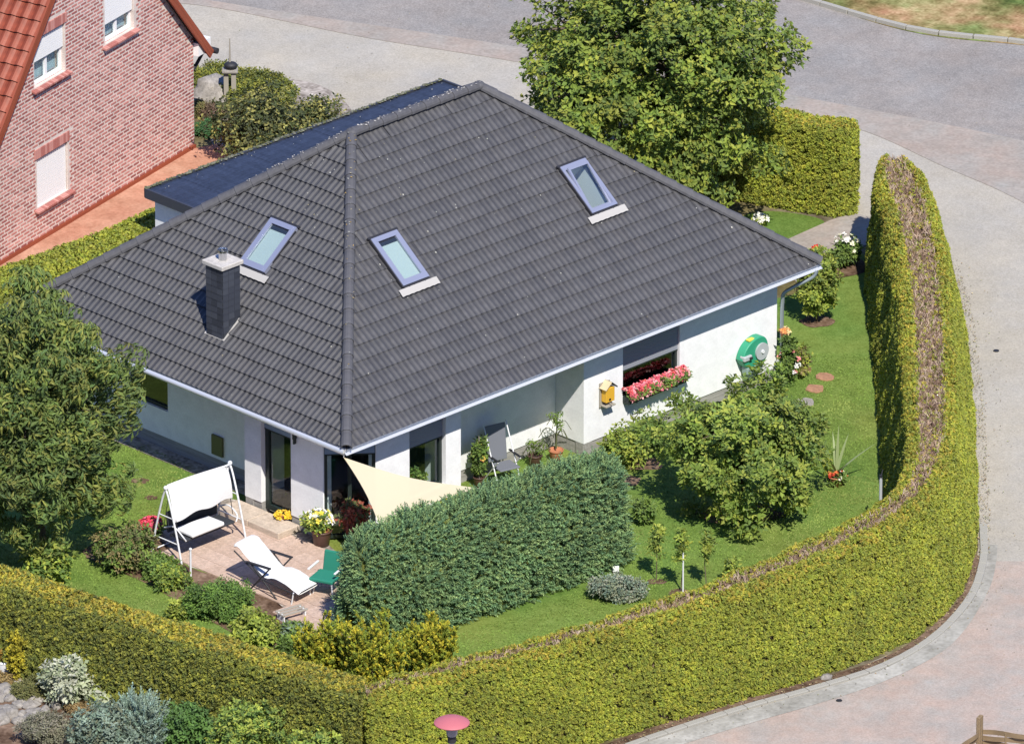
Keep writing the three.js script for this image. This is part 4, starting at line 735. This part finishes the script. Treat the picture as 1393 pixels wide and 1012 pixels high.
shrub('grey_shrub', 'dry grey-brown heather mound above the rockery lawn', 62, 1010, 1.1, .6, { cols: [[.26, .25, .16], [.3, .27, .2], [.2, .2, .12]], seed: 116, leaf: LEAF.tiny, n: 60, per: 36 });
shrub('ground_cover', 'olive cushion plant beside the broken stones', 40, 948, .8, .36, { cols: [[.2, .19, .05], [.16, .17, .045]], seed: 117, leaf: LEAF.tiny, n: 40, per: 34 });
shrub('ground_cover', 'rusty orange cushion plant below the variegated shrub', 112, 972, .7, .22, { cols: [[.36, .24, .09], [.28, .2, .08]], seed: 118, leaf: LEAF.tiny, n: 36, per: 28 });
shrub('ground_cover', 'rusty orange cushion plant beside the white planter', 5, 934, .6, .24, { cols: [[.4, .28, .1], [.3, .22, .08]], seed: 119, leaf: LEAF.tiny, n: 30, per: 26 });
shrub('rockery_bush', 'bright green bush at the foot of the dark hedge', 250, 1018, 1.15, .95, { cols: [[.09, .2, .03], [.12, .24, .04], [.07, .16, .03]], seed: 120, leaf: LEAF.small, n: 44, per: 30 });
shrub('rockery_bush', 'loose lime bush with tall shoots before the hedge corner', 345, 1052, 1.6, 1.55, { cols: C.lime.concat(C.green), seed: 121, leaf: LEAF.small, n: 60, per: 30 });
shrub('rockery_bush', 'broad mid-green bush below the hedge corner', 445, 1080, 1.8, 1.35, { cols: C.green.concat(C.lime), seed: 122, leaf: LEAF.small, n: 70, per: 32 });
{ const t = thing('planter', 'small white planter at the rockery beside the yellow conifer', 'planter', G(4, 922)); part('body', lathe([[0, 0], [.15, 0], [.19, .36], [.21, .38], [.21, .42], [.16, .42], [.15, .36], [0, .35]], 20), M.whitePaint, t); scatter('foliage', LEAF.small, M.leaf, clumps({ c: V(0, .5, 0), rad: [.16, .12, .16], n: 8, per: 12, size: .08, cols: [[.5, .3, .04], [.2, .24, .04]], seed: 5 }), t); }
{ const t = thing('garden_post', 'pair of weathered wooden posts carrying a thin spire', 'post', G(313, 156)); part('post', rbox(.11, 1.05, .11, .01, -.09, .52, 0), M.greyWood, t); part('post', rbox(.11, 1.05, .11, .01, .08, .52, .04), M.greyWood, t); part('cap', rbox(.36, .07, .26, .02, 0, 1.08, .02), M.stone, t); part('ornament', new THREE.SphereGeometry(.13, 12, 9).scale(1.2, .7, 1).translate(.02, 1.2, .02), M.darkTrim, t); part('spire', stick([0, 1.1, .02], [0, 1.85, .02], .03, .012), M.greyWood, t); }

// ---------------------------------------------------------------- terrace and its furniture
{
  const t = new THREE.Group(); t.name = 'terrace'; t.userData.kind = 'structure'; t.rotation.y = YAW; scene.add(t);
  const r = rng(33), a = .42, geo = rbox(a - .008, .05, a - .008, .006);
  part('terrace_bed', box(5.2, .02, 7.0, .2, .012, .1), M.gravel, t);
  const inside = (l, w) => { const p = HWp(l, w), b = [[205, 728], [300, 670], [345, 688], [400, 700], [500, 800], [640, 700], [690, 690], [600, 800], [470, 870], [400, 845], [345, 800], [255, 775]].map(q => G(...q)); let c = false; for (let i = 0, j = b.length - 1; i < b.length; j = i++) if ((b[i].z > p.z) !== (b[j].z > p.z) && p.x < (b[j].x - b[i].x) * (p.z - b[i].z) / (b[j].z - b[i].z) + b[i].x) c = !c; return c; };
  t.children[0].geometry = sheet(pix([[208, 728], [300, 676], [400, 700], [500, 790], [640, 706], [690, 690], [620, 800], [470, 868], [402, 842], [345, 798], [258, 772]]).map(p => p.applyMatrix4(toHouse)), .014);
  for (let i = -8; i < 16; i++) for (let j = -12; j < 14; j++) { const l = i * a, w = j * a; if (!inside(l, w) || (l > .3 && w > .3)) continue; const m = part('paving_slab', geo, M.slab[Math.floor(r() * 3)], t, HP(l, w, .012 + r() * .006)); m.rotation.y = (r() - .5) * .01; }
  const s = thing('door_step', 'long low stone step below the dark french door', 'step', V(0, 0, 0), YAW);
  part('step_slab', rbox(.62, .15, .92, .02, .16, .10, -2.35), M.step, s); part('step_slab', rbox(.62, .15, .92, .02, .16, .104, -3.28), M.step, s);
  structure('gravel_strip', sheet([HWp(.95, 3.7), HWp(.95, 9.8), HWp(1.5, 9.8), HWp(1.5, 3.7)].reverse(), .02), M.gravel);
}
function pot(t, r, h, m) { part('pot', lathe([[0, 0], [r * .75, 0], [r * .98, h * .9], [r * 1.08, h * .9], [r * 1.08, h], [r * .92, h], [r * .9, h * .85], [0, h * .82]], 24), m, t); }
{ // hanging swing seat with white canopy
  const P0 = G(226, 760), lp = P0.clone().applyMatrix4(toHouse), s = thing('garden_swing', 'white framed garden swing with white canopy and cushion', 'swing', P0, YAW), W = 1.82, H = 1.56, D = .46;
  for (const x of [0, W]) {
    part('side_frame', merge([tube([[x, 0, D], [x, .7, D * .62], [x, H - .12, .06], [x, H, 0]], .022, 20), tube([[x, 0, -D], [x, .7, -D * .62], [x, H - .12, -.06], [x, H, 0]], .022, 20), stick([x, .42, D * .78], [x, .42, -D * .78], .014), stick([x, .95, D * .42], [x, .95, -D * .42], .012)]), M.whiteMetal, s);
    part('finial', new THREE.SphereGeometry(.05, 12, 8), M.whiteMetal, s, V(x, H + .03, 0));
    part('hanger', merge([stick([x + (x ? -.12 : .12), H, 0], [x + (x ? -.14 : .14), .55, .22], .008), stick([x + (x ? -.12 : .12), H, 0], [x + (x ? -.14 : .14), .62, -.22], .008)]), M.darkTrim, s);
  }
  part('top_bar', stick([0, H, 0], [W, H, 0], .022), M.whiteMetal, s); part('floor_bar', stick([0, .05, -D], [W, .05, -D], .016), M.whiteMetal, s);
  const g = new THREE.PlaneGeometry(1.72, 1, 20, 12), Q = g.attributes.position;
  for (let i = 0; i < Q.count; i++) { const u = Q.getX(i) / 1.72 + .5, v = .5 - Q.getY(i); const bulge = Math.sin(Math.PI * u) * .07, hang = v > .95 ? .03 * Math.sin(u * 13) : 0; Q.setXYZ(i, .06 + u * 1.72 * .98, H + .10 * Math.sin(Math.PI * (u * .75 + .25)) - v * (.80 - .12 * u) - hang, -.02 + bulge + v * .16 + .05 * Math.sin(v * 3)); }
  g.computeVertexNormals(); part('canopy', mergeGeometries([g, g.clone().translate(0, 0, -.012)]), M.cloth, s);
  part('seat', merge([rbox(1.40, .05, .50, .02, W / 2, .44, .12)]), mat(lin(.03, .033, .04), .8), s); part('backrest', rbox(1.40, .46, .05, .02, W / 2, .70, -.16).rotateX(-.06), mat(lin(.03, .033, .04), .8), s);
  const c = new RoundedBoxGeometry(.92, .09, .52, 4, .04), cp = c.attributes.position; for (let i = 0; i < cp.count; i++) cp.setY(i, cp.getY(i) + .03 * fbm(cp.getX(i) * 5, cp.getZ(i) * 5, 1, 2)); c.computeVertexNormals(); part('cushion', c.translate(W / 2 - .12, .53, .18), M.cloth, s);
  part('armrest', merge([tube([[.14, .6, -.2], [.13, .7, .1], [.14, .55, .36], [.2, .45, .38]], .016, 14), tube([[W - .14, .6, -.2], [W - .13, .7, .1], [W - .14, .55, .36], [W - .2, .45, .38]], .016, 14)]), M.whiteMetal, s);
  single('garden_pole', merge([stick([0, 0, 0], [0, .62, 0], .022), new THREE.SphereGeometry(.035, 8, 6).translate(0, .64, 0)]), M.whiteMetal, 'short white pole in front of the swing at the terrace edge', 'pole', G(259, 786));
}
{ // reclining lounger
  const A = G(352, 798), B = G(428, 822), d = B.clone().sub(A), t = thing('sun_lounger', 'reclined garden lounger with white padded cover on the terrace', 'lounger', A, Math.atan2(-d.z, d.x)), w = .66;
  // x runs from head to foot
  const prof = [[-.40, .90], [-.31, .94], [-.10, .80], [.18, .58], [.40, .44], [.74, .47], [1.05, .38], [1.28, .28]], cur = new THREE.CatmullRomCurve3(prof.map(p => V(p[0], p[1], 0)));
  const g = new THREE.PlaneGeometry(1, w, 40, 10), P = g.attributes.position, put = (th, wid) => { const q = g.clone(), R = q.attributes.position; for (let i = 0; i < R.count; i++) { const u = P.getX(i) + .5, v = P.getY(i) / w * 2, p = cur.getPoint(u), tn = cur.getTangent(u), e = Math.sqrt(Math.max(0, 1 - Math.pow(Math.abs(v), 6))); R.setXYZ(i, p.x - tn.y * th * e, p.y + tn.x * th * e + .008 * Math.sin(u * 40) * (th > 0 ? 1 : 0), v * wid / 2); } q.computeVertexNormals(); return q; };
  part('cushion', mergeGeometries([put(.05, w), put(-.03, w)]), M.cloth, t);
  for (const z of [-w / 2 - .03, w / 2 + .03]) {
    part('frame', merge([stick([-.36, .84, z], [.36, .40, z], .016), stick([.36, .40, z], [1.24, .27, z], .016), stick([-.02, 0, z], [.55, .66, z], .018), stick([.78, 0, z], [.05, .70, z], .018)]), M.darkTrim, t);
    part('armrest', rbox(.62, .035, .07, .012, .28, .68, z), M.darkTrim, t); part('leg', stick([1.18, .31, z], [1.12, 0, z], .016), M.whiteMetal, t);
  }
}
{ const t = thing('garden_chair', 'chair with green upholstery half hidden by the conifer block', 'chair', G(447, 806), -.45), gr = mat(lin(.014, .19, .125), .8); part('backrest', rbox(.56, .46, .07, .03, 0, .60, -.22).rotateX(-.22), gr, t); part('seat', rbox(.54, .08, .52, .03, 0, .40, .12), gr, t); for (const x of [-.26, .26]) for (const z of [-.14, .34]) part('leg', stick([x, 0, z], [x * .9, .38, z], .018), M.whiteMetal, t); for (const x of [-.3, .3]) part('armrest', rbox(.05, .03, .46, .01, x, .60, .10), M.whiteMetal, t); }
{ const t = thing('footrest', 'low wooden stool frame at the edge of the terrace bed', 'stool', G(392, 838), .6); for (const z of [0, .12, .24]) part('slat', rbox(.62, .025, .06, .006, 0, .17, z), M.greyWood, t); for (const x of [-.26, .26]) part('leg', rbox(.03, .17, .26, .006, x, .085, .12), M.whiteMetal, t); }
{ // flower pot by the corner
  const t = thing('flower_pot', 'large brown pot of white and yellow flowers at the corner window', 'flower pot', G(437, 742)); pot(t, .21, .36, M.pot); part('liner', new THREE.CylinderGeometry(.18, .17, .06, 20).translate(0, .37, 0), M.clay, t);
  scatter('foliage', LEAF.small, M.leaf, clumps({ c: V(-.04, .56, 0), rad: [.25, .17, .22], n: 22, per: 18, size: .1, cols: C.lime.concat(C.green), seed: 3 }), t); blossoms(t, 90, [-.06, .55, 0], [.3, .22, .26], [[.75, .75, .72], [.8, .72, .2], [.7, .6, .08], [.78, .78, .78]], 6);
}
{ const t = thing('flower_pot', 'small bowl of yellow flowers on the door step', 'flower pot', G(385, 716).setY(.175)); pot(t, .07, .06, M.clay); blossoms(t, 46, [0, .06, 0], [.15, .09, .13], [[.72, .46, .02], [.78, .56, .06]], 7); }
{ const t = thing('flower_pot', 'dark pot with red leaves in front of the corner window', 'flower pot', G(482, 742)); pot(t, .18, .34, M.pot); scatter('foliage', LEAF.broad, M.leaf, clumps({ c: V(0, .68, 0), rad: [.25, .28, .22], n: 16, per: 12, size: .12, cols: [[.28, .06, .035], [.36, .09, .05], [.1, .13, .03]], seed: 4, scale: [.6, .9] }), t); }
{ const t = thing('flower_pot', 'pot with small yellow flowers below the side window', 'flower pot', HWp(3.05, .1)); pot(t, .14, .3, M.clay); scatter('foliage', LEAF.small, M.leaf, clumps({ c: V(0, .48, 0), rad: [.22, .2, .2], n: 12, per: 14, size: .09, cols: C.lime, seed: 6 }), t); blossoms(t, 16, [0, .52, 0], [.2, .16, .18], [[.75, .55, .04]], 8); }
{ // shade sail
  const c = [G(467, 622, 2.42), G(652, 664, 1.85), G(516, 716, 1.62)], t = thing('shade_sail', 'cream triangular shade sail stretched from the roof corner', 'shade sail', V(0, 0, 0)), N = 22, pos = [], idx = [], cen = c[0].clone().add(c[1]).add(c[2]).divideScalar(3), id = (i, j) => i * (i + 1) / 2 + j;
  for (let i = 0; i <= N; i++) for (let j = 0; j <= i; j++) { const a = 1 - i / N, b = (i - j) / N, d = j / N; const p = V(0, 0, 0).addScaledVector(c[0], a).addScaledVector(c[1], b).addScaledVector(c[2], d), e = a * b + b * d + d * a - 3 * a * b * d, pull = (.42 * (4 * (a * b) * (1 - d) ** 2 * .5) + .34 * (4 * b * d * (1 - a) ** 2 * .5) + .2 * (4 * a * d * (1 - b) ** 2 * .5)); p.lerp(cen, pull); p.y -= .10 * e; pos.push(p.x, p.y, p.z); if (i < N) { idx.push(id(i, j), id(i + 1, j), id(i + 1, j + 1)); if (j < i) idx.push(id(i, j), id(i + 1, j + 1), id(i, j + 1)); } }
  const g = new THREE.BufferGeometry(); g.setAttribute('position', new THREE.Float32BufferAttribute(pos, 3)); g.setAttribute('uv', new THREE.Float32BufferAttribute(new Float32Array(pos.length / 3 * 2), 2)); g.setIndex(idx); g.computeVertexNormals(); part('cloth', g, M.sail, t);
  for (const k of [1, 2]) part('pole', stick(c[k].clone().setY(0), c[k].clone(), .025), M.greyWood, t);
  part('rope', stick(c[0], HWp(.12, .12, EAVE - .08), .006), M.whiteMetal, t);
}
{ // flower box under the window and other things on the wall
  const t = thing('flower_box', 'long window box full of pink flowers on the white wall', 'flower box', HWp(9.40, .40, .98), YAW); part('trough', rbox(1.72, .16, .20, .015), mat(lin(.018, .03, .026), .6), t); part('bracket', merge([box(.03, .03, .2, -.6, -.1, -.02), box(.03, .03, .2, .6, -.1, -.02)]), M.darkTrim, t);
  const r = rng(66), it = [], lf = []; for (let i = 0; i < 460; i++) { const x = (r() - .5) * 1.74, a = r() * 2.6 - .3, q = .11 + .06 * fbm(x * 4, 2, 1, 2) + .05 * r(); it.push([V(x, .10 + Math.sin(a) * q, .04 + Math.cos(a) * q), V(r() - .5, Math.sin(a) + .3, Math.cos(a) + .3).normalize(), .8 + .7 * r(), pick([[.72, .16, .22], [.78, .30, .34], [.60, .09, .13], [.80, .44, .44], [.66, .10, .10]], r, .15), r() * 6.28]); } for (let i = 0; i < 260; i++) lf.push([V((r() - .5) * 1.72, .06 + r() * .16, .02 + r() * .2), V(r() - .5, .6, r()).normalize(), .7 + .5 * r(), pick(C.green, r), r() * 6.28]);
  scatter('blossoms', LEAF.petal, M.flower, it, t); scatter('foliage', LEAF.small, M.leaf, lf, t);
}
{ const t = thing('birdhouse', 'yellow wooden birdhouse hung on the white wall', 'birdhouse', HWp(7.98, .42, 1.02), YAW); part('backboard', rbox(.30, .56, .02, .004, 0, .26, -.055), M.greyWood, t); part('body', rbox(.25, .32, .15, .01, .02, .28, .03), mat(lin(.68, .38, .03), .7), t); for (const k of [-1, 1]) part('roof_board', rbox(.23, .025, .21, .004).rotateZ(k * -.7).translate(.02 + k * .085, .50, .04), k > 0 ? M.darkTrim : mat(lin(.62, .50, .32), .8), t); part('entrance', new THREE.CylinderGeometry(.028, .028, .012, 14).rotateX(Math.PI / 2).translate(0, .18, .108), M.black, t); part('perch', stick([0, .10, .1], [0, .10, .2], .009), M.greyWood, t); part('tray', rbox(.28, .03, .17, .006, .02, .03, .04), M.greyWood, t); }
{ // hose reel
  const t = thing('hose_reel', 'green wall-mounted hose reel with a grey drum', 'hose reel', HWp(12.32, .42, .86), YAW), gr = mat(lin(.03, .30, .17), .5), gy = mat(lin(.40, .43, .44), .55);
  const sh = new THREE.Shape(); sh.moveTo(-.36, -.02); sh.bezierCurveTo(-.30, .22, -.12, .34, .12, .36); sh.bezierCurveTo(.36, .36, .40, .10, .34, -.10); sh.bezierCurveTo(.28, -.24, .10, -.26, -.06, -.26); sh.bezierCurveTo(-.24, -.26, -.30, -.12, -.36, -.02);
  part('case', new THREE.ExtrudeGeometry(sh, { depth: .16, bevelEnabled: true, bevelSize: .03, bevelThickness: .03, bevelSegments: 3, curveSegments: 12 }).translate(0, .05, -.04), gr, t);
  part('drum', new THREE.CylinderGeometry(.19, .19, .05, 28).rotateX(Math.PI / 2).translate(.17, .10, .165), gy, t); part('hub', new THREE.CylinderGeometry(.04, .04, .04, 14).rotateX(Math.PI / 2).translate(.17, .10, .20), M.whiteMetal, t);
  part('holder', rbox(.24, .12, .16, .03, -.26, .06, .12), gy, t); part('tray', rbox(.46, .20, .20, .05, -.02, -.26, .06), mat(lin(.22, .30, .28), .6), t); part('handle', rbox(.20, .05, .12, .02, -.05, .40, .05), mat(lin(.60, .52, .08), .6), t); part('nozzle', rbox(.08, .05, .06, .015, -.2, .06, .21), M.darkTrim, t);
}
{ // chair leaning at the recessed wall
  const t = thing('garden_chair', 'high-backed grey folding chair against the recessed white wall', 'chair', HWp(5.25, .78), YAW - .25), f = mat(lin(.16, .17, .20), .7); part('backrest', rbox(.50, .80, .03, .012, 0, .84, -.16).rotateX(-.12), f, t); part('seat', rbox(.48, .035, .44, .015, 0, .43, .14), f, t);
  for (const x of [-.27, .27]) { part('frame', merge([stick([x, .0, .36], [x, 1.26, -.30], .015), stick([x, 0, -.30], [x, .62, .30], .015)]), M.whiteMetal, t); part('armrest', rbox(.055, .03, .46, .012, x, .64, .08), M.darkTrim, t); }
}
{ const b = HWp(4.75, .95), t = thing('climbing_plant', 'thin climbing plant in a pot left of the grey chair', 'plant', b); pot(t, .12, .24, M.pot); part('support', stick([0, .2, 0], [0, 1.15, 0], .01), M.greyWood, t); scatter('foliage', LEAF.small, M.leaf, clumps({ c: V(0, .72, 0), rad: [.11, .48, .11], n: 16, per: 16, size: .09, cols: C.green, seed: 8 }), t); blossoms(t, 10, [0, .6, 0], [.12, .4, .12], [[.6, .3, .1], [.7, .55, .1]], 9); }
for (const [l, w, h, s, lab, m] of [[6.85, .78, 1.15, 12, 'clay pot with a tall palm-like plant at the white return wall', M.clay], [6.35, .9, .55, 13, 'dark pot with thin twiggy plant beside the grey chair', M.pot]]) {
  const t = thing('potted_plant', lab, 'plant', HWp(l, w)); pot(t, .15, .26, m); const r = rng(s), gs = [stick([0, .28, 0], [.02, h * .75, 0], .02, .012)]; for (let i = 0; i < 9; i++) { const a = i * 2.4, y0 = h * (.4 + .35 * r()), R = .22 + .3 * r(); gs.push(tube([[.01, y0, 0], [Math.cos(a) * R * .5, y0 + .16, Math.sin(a) * R * .5], [Math.cos(a) * R, y0 + .06 - .2 * r(), Math.sin(a) * R]], .008, 8, 4)); } part('stem', merge(gs), mat(lin(.09, .10, .04), .9), t);
  scatter('foliage', LEAF.long, M.leaf, clumps({ c: V(0, h * .85, 0), rad: [.2, .25, .2], n: 6, per: 4, size: .10, cols: C.green, seed: s, scale: [.4, .7] }), t);
}
{ // strap-leaved plant with red flowers
  const t = thing('yucca_planter', 'spiky strap-leaved plant over red flowers on the lawn', 'plant', G(1138, 660)), gs = [], r = rng(44); pot(t, .17, .22, M.clay);
  const blade = (a, len, up, bend) => { const g = new THREE.PlaneGeometry(.05, 1, 1, 8), P = g.attributes.position; for (let i = 0; i < P.count; i++) { const v = P.getY(i) + .5, wd = P.getX(i) * Math.sin(Math.PI * Math.min(1, v * .75 + .25)) * 1.3; P.setXYZ(i, v * len * Math.cos(up) + v * v * bend, v * len * Math.sin(up) - v * v * bend * .5, wd); } g.computeVertexNormals(); return g.rotateY(a).translate(0, .22, 0); };
  for (const [a, l, u, b] of [[1.3, .95, 1.45, .05], [1.8, .8, 1.3, .1], [.2, .9, .75, .12], [-.3, .7, .9, .1], [2.7, .95, 1.15, .18], [3.3, .6, 1.0, .2], [4.2, .7, 1.1, .15], [5.2, .6, .9, .15], [.9, .8, 1.2, .1]]) gs.push(blade(a, l, u, b));
  part('leaves', mergeGeometries(gs).scale(1.1, 1.15, 1.1), phys(lin(.32, .38, .17), .6, { side: THREE.DoubleSide, transmission: .25, thickness: 0 }), t); blossoms(t, 24, [0, .2, .02], [.2, .12, .18], [[.6, .06, .03], [.65, .16, .05], [.7, .65, .6]], 10); scatter('foliage', LEAF.small, M.leaf, clumps({ c: V(0, .2, 0), rad: [.2, .12, .2], n: 8, per: 12, size: .08, cols: C.green, seed: 9 }), t);
}
{ const t = thing('flower_pot', 'small clay wall pot on the downpipe corner', 'flower pot', HWp(13.30, .36, .98)); pot(t, .10, .15, M.clay); blossoms(t, 14, [0, .16, 0], [.09, .07, .09], [[.7, .3, .1], [.75, .6, .3]], 14); }
{ const t = thing('clothes_post', 'slim grey metal post standing at the inner side of the hedge', 'post', G(1198, 717)); part('pole', stick([0, 0, 0], [0, 1.12, 0], .035, .035, 10), M.gutter, t); part('cap', merge([box(.06, .08, .06, 0, 1.14, 0), stick([0, 1.14, 0], [.04, 1.28, -.05], .012)]), M.darkTrim, t); }
[[1092, 502, 'terracotta stepping stone nearest the downpipe corner', 1], [1123, 514, 'terracotta stepping stone farthest out on the lawn', 2], [1109, 530, 'terracotta stepping stone between the lawn and the fruit tree', 3], [1095, 548, 'greyish stepping stone at the edge of the fruit tree', 4]].forEach(([x, y, lab, s]) => {
  const r = rng(s + 50), sh = new THREE.Shape(Array.from({ length: 9 }, (_, i) => { const a = i / 9 * 6.283, k = .20 * (.85 + .3 * r()); return new THREE.Vector2(Math.cos(a) * k, Math.sin(a) * k); }));
  single('stepping_stone', new THREE.ExtrudeGeometry(sh, { depth: .03, bevelEnabled: true, bevelSize: .01, bevelThickness: .01, bevelSegments: 2 }).rotateX(-Math.PI / 2), s === 4 ? M.stone : mat(lin(.50, .27, .17), .9, { map: M.capstone.map }), lab, 'stepping stone', G(x, y));
});
{ const t = thing('garden_marker', 'tiny white marker block at the foot of the conifer block', 'marker', G(838, 780)); part('block', rbox(.13, .12, .06, .01, 0, .1, 0), M.whitePaint, t); part('leg', box(.02, .06, .02, -.04, .02, 0), M.whitePaint, t); part('leg', box(.02, .06, .02, .04, .02, 0), M.whitePaint, t); }
{ // street lamp
  const t = thing('street_lamp', 'street lamp with flat pinkish-red disc cap in front of the hedge', 'street lamp', G(615, 1206)); part('pole', stick([0, 0, 0], [0, 3.12, 0], .07, .05, 14), mat(lin(.48, .47, .48), .5), t); part('collar', new THREE.CylinderGeometry(.085, .085, .12, 18).translate(0, 3.16, 0), M.darkTrim, t); part('globe', lathe([[.07, 3.21], [.11, 3.28], [.12, 3.42], [.08, 3.5]], 20), phys(lin(.16, .18, .24), .15, { clearcoat: 1 }), t); part('cap', lathe([[0, 3.62], [.12, 3.61], [.26, 3.57], [.345, 3.52], [.35, 3.50], [.3, 3.49], [0, 3.5]], 40), mat(lin(.50, .14, .155), .5), t);
}
// woven wooden fence at the street corner
[[1333, 1092, 1470, 1120, 'woven wooden fence panel standing along the paved street'], [1333, 1092, 1268, 1160, 'woven wooden fence panel turning away from its corner post']].forEach(([x0, y0, x1, y1, lab]) => {
  const a = G(x0, y0), b = G(x1, y1), d = b.clone().sub(a), L = d.length(), t = thing('woven_fence', lab, 'fence', a, Math.atan2(-d.z, d.x)), H = 1.62, r = rng(x1);
  part('post', rbox(.08, H + .28, .08, .01, x1 > x0 ? 0 : .1, (H + .28) / 2, 0), M.wood, t); part('post', rbox(.08, H + .1, .08, .01, L, (H + .1) / 2, 0), M.wood, t);
  for (let i = 1; i < 4; i++) part('upright', rbox(.035, H, .03, .006, L * i / 4, H / 2, 0), M.wood, t);
  for (let k = 0; k < 13; k++) { const g = new THREE.BoxGeometry(L - .1, .098, .012, 24, 1, 1), P = g.attributes.position; for (let i = 0; i < P.count; i++) { const u = (P.getX(i) + L / 2) / L; P.setZ(i, P.getZ(i) + .028 * Math.sin(u * Math.PI * 4) * (k % 2 ? 1 : -1)); P.setY(i, P.getY(i) + .09 * Math.sin(Math.PI * u) * k / 12 + (k > 8 ? .004 * r() : 0)); } g.computeVertexNormals(); part('slat', g, M.wood, t, V(L / 2, .12 + k * .118, 0)); }
});
for (const [x, y, lab] of [[1142, 954, 'small iron drain cover in the paved street below the hedge'], [1356, 478, 'small iron drain cover on the concrete street beside the hedge']]) { const t = thing('drain_cover', lab, 'drain cover', G(x, y).setY(.018), .4); part('rim', new THREE.TorusGeometry(.055, .01, 6, 20).rotateX(Math.PI / 2), M.darkTrim, t); part('lid', new THREE.CylinderGeometry(.052, .052, .012, 18), M.darkTrim, t); }
{ const t = thing('potted_plant', 'leafy houseplant standing inside the side window', 'plant', HWp(2.7, .82, .55)); pot(t, .1, .16, M.whitePaint); scatter('foliage', LEAF.broad, M.leaf, clumps({ c: V(0, .36, 0), rad: [.2, .18, .12], n: 10, per: 12, size: .1, cols: C.green, seed: 31, scale: [.5, .8] }), t); }
// dry leaves and dirt gathered at the hedge foot, in the gutter and thinly over the street
structure('hedge_foot_soil', sheet([...smooth(pix([[700, 1062], [860, 1000], [1000, 955], [1120, 922], [1200, 896], [1258, 862], [1310, 808], [1327, 755]])), ...smooth(pix([[1335, 757], [1315, 815], [1263, 869], [1200, 904], [1120, 930], [1000, 964], [860, 1010], [700, 1071]]))], .014), M.soil);
{
  const r = rng(303), it = [], foot = new THREE.CatmullRomCurve3(pix([[720, 1062], [860, 1008], [1000, 962], [1120, 929], [1200, 902], [1262, 866], [1314, 812], [1333, 755], [1334, 640], [1326, 520], [1312, 420], [1290, 350]]));
  const cols = [[.30, .21, .11], [.22, .15, .08], [.38, .30, .16], [.16, .14, .08], [.26, .27, .10]];
  for (let i = 0; i < 2600; i++) { const p = foot.getPointAt(r()), d = (r() - .35) * .34 + (r() < .07 ? r() * .8 : 0); p.x += d * .8; p.z += d * .6; p.y = .03 + (r() < .5 ? .03 : 0) * (Math.abs(d) < .08); it.push([p, V(r() - .5, 1.4, r() - .5).normalize(), .25 + .45 * r(), pick(cols, r, .3), r() * 6.28]); }
  for (let i = 0; i < 420; i++) { const p = r() < .5 ? G(1340 + r() * 120, 330 + r() * 760) : G(280 + r() * 1130, -10 + r() * 190); it.push([p.setY(.024), V(r() - .5, 2, r() - .5).normalize(), .18 + .35 * r(), pick(cols, r, .3), r() * 6.28]); }
  tag(scatter('leaf_litter', leafGeo(.075, .045, .3), M.flower, it, scene), 'dry leaf litter and crumbs along the hedge foot and street', 'leaf litter');
}
// grass blades on the lawn
{
  const it = [], r = rng(202), lawnPoly = [[-60, 800], [120, 820], [300, 870], [420, 930], [600, 985], [840, 930], [1000, 880], [1150, 800], [1205, 745], [1207, 600], [1198, 470], [1188, 380], [1165, 355], [1120, 380], [1090, 400], [1085, 500], [900, 640], [860, 700], [850, 780], [640, 860], [430, 880], [200, 770], [205, 730], [300, 660], [185, 600], [100, 640]].map(q => G(...q));
  const inP = p => { let c = false; for (let i = 0, j = lawnPoly.length - 1; i < lawnPoly.length; j = i++) { const A = lawnPoly[i], B = lawnPoly[j]; if ((A.z > p.z) !== (B.z > p.z) && p.x < (B.x - A.x) * (p.z - A.z) / (B.z - A.z) + A.x) c = !c; } return c; };
  for (let i = 0; i < 150000; i++) { const p = V(-11 + r() * 23, .004, -11 + r() * 23); if (!inP(p)) continue; const k = 1 + fbm(p.x * .7, p.z * .7, 3, 3) * .8, dry = fbm(p.x * .35 + 4, p.z * .35, 8, 2) > .13; it.push([p, V((r() - .5) * .3, 1, (r() - .5) * .3).normalize(), .45 + .45 * r(), pick(dry ? [[.29, .35, .085], [.26, .34, .075]] : [[.20, .31, .052], [.235, .34, .06]], r, .25).multiplyScalar(k), r() * 6.28]); }
  const g = scatter('grass', LEAF.grass, M.needle, it, scene); tag(g, 'short mown grass covering the garden lawn', 'grass'); console.log('grass', it.length);
}
renderer.render(scene, camera);
